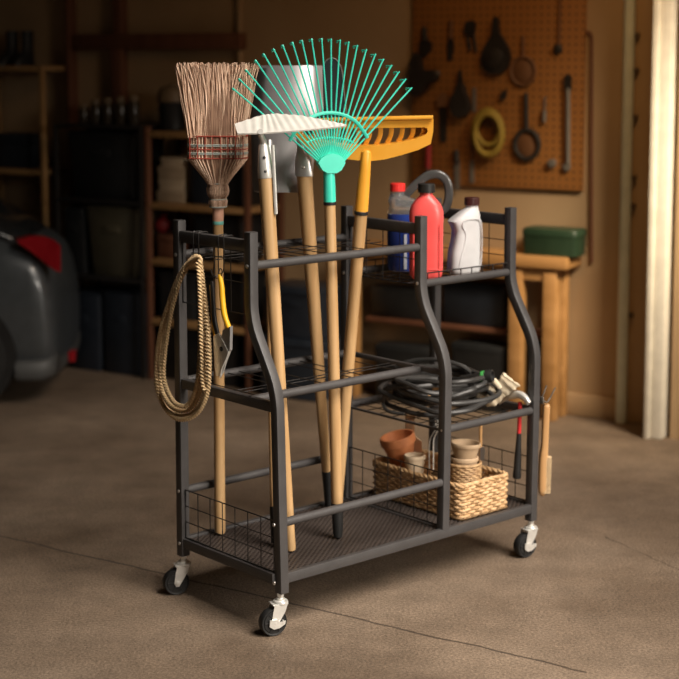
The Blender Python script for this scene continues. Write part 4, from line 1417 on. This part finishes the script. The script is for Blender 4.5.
for r_, k in ((13, 0), (14, 1), (12, 2)):
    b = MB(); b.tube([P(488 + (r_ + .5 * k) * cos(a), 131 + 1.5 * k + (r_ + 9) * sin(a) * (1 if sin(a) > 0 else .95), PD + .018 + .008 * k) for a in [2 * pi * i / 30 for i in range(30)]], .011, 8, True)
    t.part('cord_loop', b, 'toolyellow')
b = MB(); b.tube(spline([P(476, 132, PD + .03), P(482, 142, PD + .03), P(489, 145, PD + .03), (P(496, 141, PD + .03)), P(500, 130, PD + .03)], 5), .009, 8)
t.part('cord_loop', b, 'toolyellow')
t = tool('tape_reel', 'dark brown round reel inside the yellow cord', 'reel', 488, 131)
t.part('reel', disc(488, 119, 7.6 * U, ((1, 0), (1, .004), (.9, .006), (.3, .006), (.28, .004), (.01, .004)), sy=1.15), 'toolbrown')
t = tool('clip', 'small dark clip above and right of the yellow cord', 'clip', 503, 98)
t.part('body', flat([(500, 99), (502, 91), (507, 90), (506, 97), (504, 100)], th=.012), 'toolblack')
t = tool('racket', 'dark-rimmed racket-shaped tool right of the yellow cord', 'racket', 527, 161)
b = MB(); b.tube([P(527 + 12 * cos(a), 144.5 + 14.5 * sin(a), PD + .008) for a in [2 * pi * i / 28 for i in range(28)]], .0095, 8, True)
t.part('rim', b, 'toolblack')
t.part('face', disc(527, 144.5, 11 * U, ((1, .003), (.9, .006), (.01, .006)), sy=1.2), 'toolbrown')
t.part('handle', stick(526.5, 131, 526, 93, .009), 'toolblack')
t = tool('screwdriver', 'small pale screwdriver left of the long wrench', 'screwdriver', 544, 122)
t.part('shaft', stick(544.5, 112, 545, 97, .003), 'toolgrey'); t.part('grip', stick(544, 122, 544.5, 111, .008), 'toolgrey')
t = tool('long_wrench', 'long grey steel wrench at the right side of the pegboard', 'wrench', 568, 170)
t.part('bar', stick(568, 164, 568, 88, .009), 'toolgrey')
t.part('jaw', flat([(564.5, 90), (564.5, 77), (567, 74), (568, 82), (569, 74), (571.5, 77), (571.5, 90)], th=.012), 'toolblack')
t.part('ring_end', disc(567.5, 167, 4 * U, ((.55, 0), (1, .002), (1, .012), (.55, .014))), 'toolgrey')
t = tool('tape_roll', 'small round tape roll at the lower right of the pegboard', 'tape', 553, 167)
t.part('roll', disc(553, 163, 4.2 * U, ((.4, 0), (1, .001), (1, .016), (.4, .018))), 'toolgrey')
t = tool('file', 'slim grey file at the lower left of the pegboard', 'file', 457, 190)
t.part('blade', flat([(455, 190), (454.5, 162), (459.5, 162), (459.5, 190)], th=.006), 'toolgrey'); t.part('handle', stick(457, 163, 456, 150, .010), 'toolblack')
t = tool('chisel', 'slim brown-handled chisel below the yellow cord', 'chisel', 472, 183)
t.part('handle', stick(472, 160, 473, 140, .007), 'toolbrown'); t.part('blade', flat([(470, 183), (470, 160), (474, 160), (474, 183)], th=.005), 'toolgrey')
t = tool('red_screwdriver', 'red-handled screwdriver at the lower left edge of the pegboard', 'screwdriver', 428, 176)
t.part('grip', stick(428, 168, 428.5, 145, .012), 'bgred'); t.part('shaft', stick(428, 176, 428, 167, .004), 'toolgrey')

# corner cable and pipe
b = MB(); b.tube(fillet([P(583, 32, .008), P(591.5, 32, .008), P(591.5, 262, .008)], .02, 4), .007, 8)
solo('wall_cable', 'thin dark cable running down the wall right of the pegboard', 'cable', b, 'stud', P(591.5, 262, .008), WALL)
p = P(623.5, 215, .05)
t = Thing('wall_pipe', 'pale green vertical pipe beside the white door jamb', 'pipe', (p.x, -.03, 0), WALL)
b = MB(); b.tube([(p.x, -.03, 0), (p.x, -.03, 2.6)], .0205, 16)
t.part('pipe', b, 'pipe')
for py in (35, 70, 117, 178, 206, 315):
    q = P(631.5, py, .02); b = MB(); b.box((p.x + .014, -.030, q.z - .009), (p.x + .032, -.001, q.z + .009), .004)
    t.part('bracket', b, 'bracket', label='small dark wall bracket')

# ---- workbench
BD = .16
bx_l, bx_r, _, zb1 = span(345, 566, 290, 262, BD)
zb1 = P(570, 258.5, BD).z
t = Thing('workbench', 'long wooden workbench under the pegboard', 'workbench', ((bx_l + bx_r) / 2, -BD / 2, 0), WALL)
b = MB(); b.box((bx_l, -BD, zb1 - .045), (bx_r, -.002, zb1), .004)
t.part('top', b, 'bench')
b = MB(); b.box((bx_l + .06, -BD + .02, zb1 - .095), (bx_r - .06, -BD + .04, zb1 - .045), .002)
t.part('apron', b, 'bench')
for px in (352, 517, 551):
    xx = P(px, 300, BD - .03).x
    for y in ((-BD + .012,) if px != 551 else (-BD + .012, -.06)):
        b = MB(); b.box((xx - .026, y, 0), (xx + .026, y + .05, zb1 - .046), .003)
        t.part('leg', b, 'bench')
zls = P(540, 336, BD).z
b = MB(); b.box((bx_l + .06, -BD + .06, zls - .02), (bx_r - .07, -.01, zls), .002)
t.part('lower_shelf', b, 'stud')

def tote(name, label, px0, px1, py0, py1, d0, d1, m, z0=None, lid=True, cat='tote', frame=WALL, group='storage totes along the back wall', taper=.06, ztop=None):
    a0, a1, zz0, zz1 = span(px0, px1, py0, py1, d1)
    zz0 = z0 if z0 is not None else zz0
    zz1 = ztop or zz1
    cx, cy = (a0 + a1) / 2, -(d0 + d1) / 2
    w, dd = a1 - a0, d1 - d0
    t = Thing(name, label, cat, (cx, cy, zz0), frame, group)
    hh = zz1 - zz0
    b = MB(); lz = .028 if lid else .012
    rings = []
    for s, k in ((0, .97 - taper), (.02, 1 - taper), (1, 1.0 - .03)):
        rings.append([V((cx + p[0], cy + p[1], zz0 + (hh - lz) * s)) for p in rrect(w * k, dd * k, .018)])
    b.rings(rings)
    t.part('body', b, m)
    b = MB()
    rings = [[V((cx + p[0], cy + p[1], z)) for p in rrect(w * k, dd * k, .02)] for z, k in ((zz1 - lz, 1), (zz1 - lz * .35, 1), (zz1 - .003, .96), (zz1, .93))]
    b.rings(rings)
    t.part('lid' if lid else 'rim', b, m)
    b = MB(); b.box((cx - w * .14, -d1 - .004 + .006, zz0 + hh * .62), (cx + w * .14, -d1 + .022, zz0 + hh * .72), .003)
    t.part('grip', b, m)
    return t
tote('storage_tote', 'dark green tote standing on the workbench', 520, 577, 258, 231, .02, .14, 'plastic_green', zb1 + .0005, group=None)
tote('storage_tote', 'black tote under the right end of the workbench', 527, 542, 420, 346, .03, .125, 'plastic_black', .0)
tote('storage_tote', 'black tote on the floor under the middle of the workbench', 448, 506, 420, 348, .03, .13, 'plastic_black', .0)
tote('storage_tote', 'dark navy tote on the bench shelf behind the hose', 440, 505, 330, 287, .02, .09, 'plastic_navy', zls + .0005)
tote('storage_tote', 'black tote on the bench shelf behind the amber rake', 368, 432, 330, 290, .02, .09, 'plastic_black', zls + .0005)
tote('storage_tote', 'black tote on the floor under the left of the workbench', 372, 436, 420, 350, .03, .13, 'plastic_black', .0)
tote('storage_tote', 'dark navy tote on the floor behind the shovel handle, topmost of two', 262, 320, 335, 290, .08, .30, 'plastic_navy', .2445)
tote('storage_tote', 'dark navy tote on the floor behind the shovel handle, lower of two', 257, 322, 388, 336, .06, .32, 'plastic_navy', .0, ztop=.244)
# ---- black metal shelf with totes, left
AD = .30
def rack(name, label, pxl, pxr, ys, d, m, post, th, cat='shelf', top=None):
    xl, xr = P(pxl, 200, d).x, P(pxr, 200, d).x
    t = Thing(name, label, cat, ((xl + xr) / 2, -d / 2, 0), WALL)
    zt = P((pxl + pxr) / 2, top if top is not None else ys[0], d).z
    for x in (xl, xr):
        for y in (-d, -.03):
            b = MB(); b.box((x - post / 2, y, 0), (x + post / 2, y + post, zt), .002)
            t.part('post', b, m[0])
    zs = []
    for py in ys:
        z = P((pxl + pxr) / 2, py, d).z
        b = MB(); b.box((xl + .002, -d + .002, z - th), (xr - .002, -.004, z), .002)
        t.part('shelf_board', b, m[1]); zs.append(z)
    return t, zs
_, za = rack('metal_shelf', 'black metal shelf of totes beside the car', 56, 140, (125, 200, 277), AD, ('shelfmetal', 'shelfmetal'), .016, .016)
tote('storage_tote', 'large black tote on the upper level of the metal shelf', 67, 133, 199, 132, .03, .27, 'plastic_black', za[1] + .0005, taper=.12)
tote('storage_tote', 'olive tote on the middle level of the metal shelf', 85, 138, 276, 208, .04, .27, 'plastic_olive', za[2] + .0005, lid=False, taper=.16)
tote('storage_tote', 'narrow black tote left of the olive tote', 63, 83, 276, 208, .04, .26, 'plastic_black', za[2] + .0005)
tote('storage_tote', 'black tote on the floor under the metal shelf, beside the car bumper', 66, 99, 372, 294, .04, .27, 'plastic_navy', .0, lid=False)
tote('storage_tote', 'black tote on the floor under the metal shelf, next to the wooden shelf', 102, 138, 372, 294, .04, .27, 'plastic_navy', .0, lid=False)
jl = ['dark jar at the left end on the metal shelf top', 'second dark jar from the left on the metal shelf top', 'third dark jar from the left on the metal shelf top', 'fourth dark jar from the left on the metal shelf top', 'dark jar at the right end on the metal shelf top']
for i, (px, py, w) in enumerate(((84, 105, 5.5), (96, 100, 6), (108, 98, 6), (121, 97, 6.5), (134, 96, 6.5))):
    c = P(px, 124, .20); c = V((c.x, -.20, za[0] + .0005)); hh = P(px, py, .20).z - za[0]
    t = Thing('jar', jl[i], 'jar', c, WALL, 'jars on top of the metal shelf')
    b = MB(); r = w * .0042
    b.lathe([(.001, 0), (r * .9, 0), (r, .006), (r, hh * .7), (r * .8, hh * .8), (r * .7, hh * .82)], c, n=20); t.part('body', b, 'jar')
    b = MB(); b.lathe([(r * .78, hh * .82), (r * .78, hh * .98), (r * .7, hh), (.001, hh)], c, n=20); t.part('lid', b, 'lidtan')
# ---- wooden shelf
WD = .28
_, zw = rack('wooden_shelf', 'wooden shelf unit of boxes behind the broom', 147, 246, (133, 206, 263, 324), WD, ('stud', 'pine'), .022, .024, top=128)
def boxy(name, label, cat, px0, px1, py0, py1, d0, d1, m, z0, group=None, lidm=None):
    a0, a1, _, zz1 = span(px0, px1, py0, py1, d1)
    t = Thing(name, label, cat, ((a0 + a1) / 2, -(d0 + d1) / 2, z0), WALL, group)
    hh = zz1 - z0
    b = MB(); b.box((a0 + .003, -d1 + .003, z0), (a1 - .003, -d0 - .003, z0 + hh * .68), .003); t.part('body', b, m)
    b = MB(); b.box((a0, -d1, z0 + hh * .66), (a1, -d0, zz1), .003); t.part('lid', b, lidm or m)
    return zz1
z = zw[1] + .0005
for i, (pa, pb, py, m, lb) in enumerate(((156, 184, 193, 'pale_box', 'pale box at the bottom of the stack on the wooden shelf'), (158, 183, 180.5, 'pale_box2', 'cream box second from the bottom of the stack on the wooden shelf'), (157, 184, 168, 'pale_box', 'pale box third from the bottom of the stack on the wooden shelf'), (160, 181, 158, 'pale_box2', 'small cream box topmost of the stack on the wooden shelf'))):
    z = boxy('storage_box', lb, 'box', pa, pb, py + 11, py, .05, .22, m, z, 'pale boxes stacked on the wooden shelf') + .0005
tote('storage_tote', 'dark navy tote beside the pale boxes on the wooden shelf', 189, 216, 205, 160, .04, .24, 'plastic_navy', zw[1] + .0005, taper=.05)
tote('storage_tote', 'black tote right of the broom neck on the wooden shelf', 219, 243, 205, 166, .04, .24, 'plastic_black', zw[1] + .0005, taper=.05)
boxy('cardboard_box', 'dull brown box on the third level of the wooden shelf', 'box', 157, 184, 262, 236, .05, .22, 'stud', zw[2] + .0005)
c = P(166, 262, .13); zt_ = P(160, 236, .22).z + .001
t = Thing('red_bag', 'dull red rounded bag on the brown box', 'bag', V((c.x - .012, -.135, zt_)), WALL)
b = MB(); b.ball((c.x - .012, -.135, zt_ + .035), .035, 16, (1.0, 1, 1)); t.part('body', b, 'bgred')
b = MB(); b.tube([(c.x - .012, -.135, zt_ + .066), (c.x + .004, -.137, zt_ + .080)], .010, 8); t.part('knot', b, 'bgred')
tote('storage_tote', 'black tote on the third level of the wooden shelf', 192, 240, 262, 217, .04, .24, 'plastic_black', zw[2] + .0005)
tote('storage_tote', 'black tote on the lowest board of the wooden shelf, left of two', 157, 194, 323, 274, .04, .24, 'plastic_black', zw[3] + .0005)
tote('storage_tote', 'black tote on the lowest board of the wooden shelf, right of two', 198, 242, 323, 274, .04, .24, 'plastic_black', zw[3] + .0005)
tote('storage_tote', 'black tote on the floor under the wooden shelf', 159, 238, 375, 334, .04, .24, 'plastic_black', 0)
c = V((P(167, 132, .15).x + .03, -.15, zw[0] + .0005))
t = Thing('cooking_pot', 'dark round pot under a tan bowl on the wooden shelf top', 'pot', c, WALL)
b = MB(); b.lathe([(.001, 0), (.050, 0), (.056, .006), (.058, .115), (.060, .118), (.054, .118), (.052, .01), (.001, .008)], c, n=28); t.part('body', b, 'plastic_black')
for s_ in (-1, 1):
    b = MB(); b.tube(spline([c + V((s_ * .056, -.018, .085)), c + V((s_ * .076, 0, .088)), c + V((s_ * .056, .018, .085))], 4), .005, 7); t.part('handle', b, 'plastic_black')
c2 = c + V((0, 0, .119))
t = Thing('bowl', 'tan upturned bowl on the dark round pot', 'bowl', c2, WALL)
b = MB(); b.lathe([(.060, 0), (.066, .001), (.066, .012), (.058, .045), (.045, .062), (.022, .066), (.001, .066)], c2, n=28); t.part('body', b, 'lidtan')
b = MB(); b.lathe([(.022, .066), (.022, .072), (.018, .073), (.001, .073)], c2, n=20); t.part('foot_ring', b, 'lidtan')
c = V((P(187, 132, .15).x + .03, -.15, zw[0] + .0005))
t = Thing('flower_pot', 'small dull clay pot beside the broom on the wooden shelf top', 'pot', c, WALL)
b = MB(); b.lathe([(.001, 0), (.019, 0), (.026, .062), (.030, .063), (.030, .082), (.026, .082), (.018, .008), (.001, .006)], c, n=24); t.part('body', b, 'toolbrown')
# ---- tall shelf at the left edge of the picture
_, zl = rack('pine_shelf', 'pine shelf unit at the left edge behind the car', -30, 43, (66, 169), .22, ('pine', 'pine'), .022, .022, top=66)
for i, (px, lb) in enumerate(((10, 'black rubber boot at the left edge on the pine shelf'), (25, 'black rubber boot on the pine shelf, right of the pair'))):
    c = V((P(px, 66, .12).x, -.11, zl[0] + .0005))
    t = Thing('boot', lb, 'boot', c, WALL, 'boots on the pine shelf')
    b = MB()
    rings = []
    for z, w, l, o in ((0, .050, .13, -.02), (.012, .054, .135, -.02), (.035, .050, .115, -.012), (.055, .046, .075, .004), (.075, .044, .058, .010), (.13, .046, .060, .010), (.155, .048, .062, .010)):
        rings.append([c + V((p[0], p[1] + o, z)) for p in superell(w, l, 2.4, 20)])
    b.rings(rings); t.part('shaft', b, 'rubber')
    b = MB(); b.rings([[c + V((p[0], p[1] - .02, z)) for p in superell(.058, .14, 2.4, 20)] for z in (0, .009)]); t.part('sole', b, 'toolblack')
boxy('storage_box', 'dark box on the lower board of the pine shelf', 'box', -6, 27, 168, 134, .04, .18, 'plastic_navy', zl[1] + .0005)

# ------------------------------------------------------------------ the car (world coordinates): tail at the right, nose out of frame
yc = 6.30
CS = -.02
t = Thing('parked_car', 'blue-grey car tail with red lamp at the left edge of the garage', 'car', (-2.2, yc, 0))
def sect(x, zb, zt, w, e=3.4, n=36):
    zc, hh = (zb + zt) / 2, (zt - zb) / 2
    return [V((x + CS, yc + p[0], zc + p[1])) for p in superell(w, 2 * hh, e, n)]
b = MB()
b.rings([sect(-1.085, .20, .36, .50, 2.6), sect(-1.088, .16, .42, .58, 2.8), sect(-1.096, .13, .49, .645, 3), sect(-1.112, .115, .555, .68, 3.4), sect(-1.135, .105, .605, .70, 3.8), sect(-1.18, .10, .645, .705, 4),
         sect(-1.30, .10, .680, .71, 4), sect(-1.6, .10, .735, .715, 4), sect(-2.2, .10, .73, .72, 4), sect(-2.8, .10, .71, .72, 4), sect(-3.3, .10, .64, .70, 3.8), sect(-3.5, .11, .56, .66, 3.4), sect(-3.58, .15, .46, .58, 3), sect(-3.60, .22, .38, .48, 2.6)])
body = t.part('body', b, 'carpaint', ang=60)
b = MB()
b.rings([sect(-1.20, .58, .652, .50, 3), sect(-1.27, .58, .700, .55, 3.2), sect(-1.38, .60, .77, .58, 3.4), sect(-1.55, .6, .87, .585, 3.4), sect(-1.80, .6, .975, .57, 3.4), sect(-2.1, .6, .995, .565, 3.4), sect(-2.4, .6, .93, .57, 3.2), sect(-2.75, .60, .76, .58, 3), sect(-2.85, .60, .70, .56, 3)])
t.part('glasshouse', b, 'carglass', ang=60)
b = MB()
b.rings([sect(-1.72, .92, .950, .50, 3), sect(-1.82, .93, .988, .575, 3), sect(-2.1, .93, 1.003, .572, 3), sect(-2.38, .92, .945, .55, 3)])
t.part('roof', b, 'carpaint', ang=60)
b = MB()                                       # tail lamp wraps the corner
top_ = [(17, 240), (30, 236.5), (44, 236.5), (54, 240), (60, 246)]
bot_ = [(18, 243), (30, 251), (44, 262), (54, 270), (60, 272)]
def cy(x):
    tb = [(-1.40, .356), (-1.18, .3525), (-1.135, .350), (-1.112, .340), (-1.096, .322), (-1.085, .25)]
    for (xa, wa), (xb, wb) in zip(tb, tb[1:]):
        if xa <= x <= xb: return yc - (wa + (wb - wa) * (x - xa) / (xb - xa))
    return yc - .355
fr_, bk_ = [], []
for i in range(5):
    for s in (0, .5, 1):
        px = top_[i][0] + (bot_[i][0] - top_[i][0]) * s; py = top_[i][1] + (bot_[i][1] - top_[i][1]) * s
        q = at(px, py, (0, yc - .352, 0), (0, 1, 0)); yy = cy(q.x - CS)
        q = at(px, py, (0, yy, 0), (0, 1, 0))
        fr_.append(q + V((.004, -.008, 0))); bk_.append(q + V((-.02, .05, 0)))
fs = []
for i in range(4):
    for j in range(2):
        a = i * 3 + j
        fs += [(a, a + 3, a + 4, a + 1), (15 + a, 15 + a + 1, 15 + a + 4, 15 + a + 3)]
    fs += [(i * 3, 15 + i * 3, 15 + i * 3 + 3, i * 3 + 3), (i * 3 + 2, i * 3 + 5, 15 + i * 3 + 5, 15 + i * 3 + 2)]
for i in (0, 4):
    for j in range(2):
        a = i * 3 + j; fs.append((a, a + 1, 15 + a + 1, 15 + a))
b.add(fr_ + bk_, fs)
t.part('tail_lamp', b, 'taillight', label='red tail lamp')
b = MB(); q = at(72, 356, (0, yc - .31, 0), (0, 1, 0)); b.box((q.x - .012, q.y - .02, q.z - .022), (q.x + .012, q.y + .03, q.z + .022), .004)
t.part('reflector', b, 'taillight', label='small red bumper reflector')
b = MB()
b.rings([sect(-1.088, .13, .215, .575, 3), sect(-1.098, .10, .21, .655, 3.4), sect(-1.135, .085, .205, .712, 4), sect(-1.235, .085, .20, .718, 4)])
t.part('bumper_trim', b, 'cartrim', ang=60)
for xw in (-1.475, -3.0):
    for sg in (-1, 1):
        yy = yc + sg * .330
        b = MB(); b.lathe([(.001, -.02), (.222, -.02), (.228, 0), (.222, .031), (.001, .031)], (xw, yy, .21), (0, sg, 0), 36)
        b.lathe([(.05, .028), (.190, .026), (.200, .030), (.205, .026)], (xw, yy, .19), (0, sg, 0), 36)
        t.part('wheel_arch', b, 'rubber', body)
        b = MB(); b.lathe([(.115, -.07), (.178, -.07), (.190, -.055), (.190, .025), (.182, .036), (.130, .040), (.120, .032)], (xw, yy, .191), (0, sg, 0), 40)
        wh = t.part('wheel', b, 'tyre', label='black tyre')
        b = MB(); b.lathe([(.001, .030), (.03, .036), (.05, .030), (.115, .034), (.120, .028), (.120, -.02), (.001, -.02)], (xw, yy, .191), (0, sg, 0), 30)
        t.part('rim', b, 'toolgrey', wh)
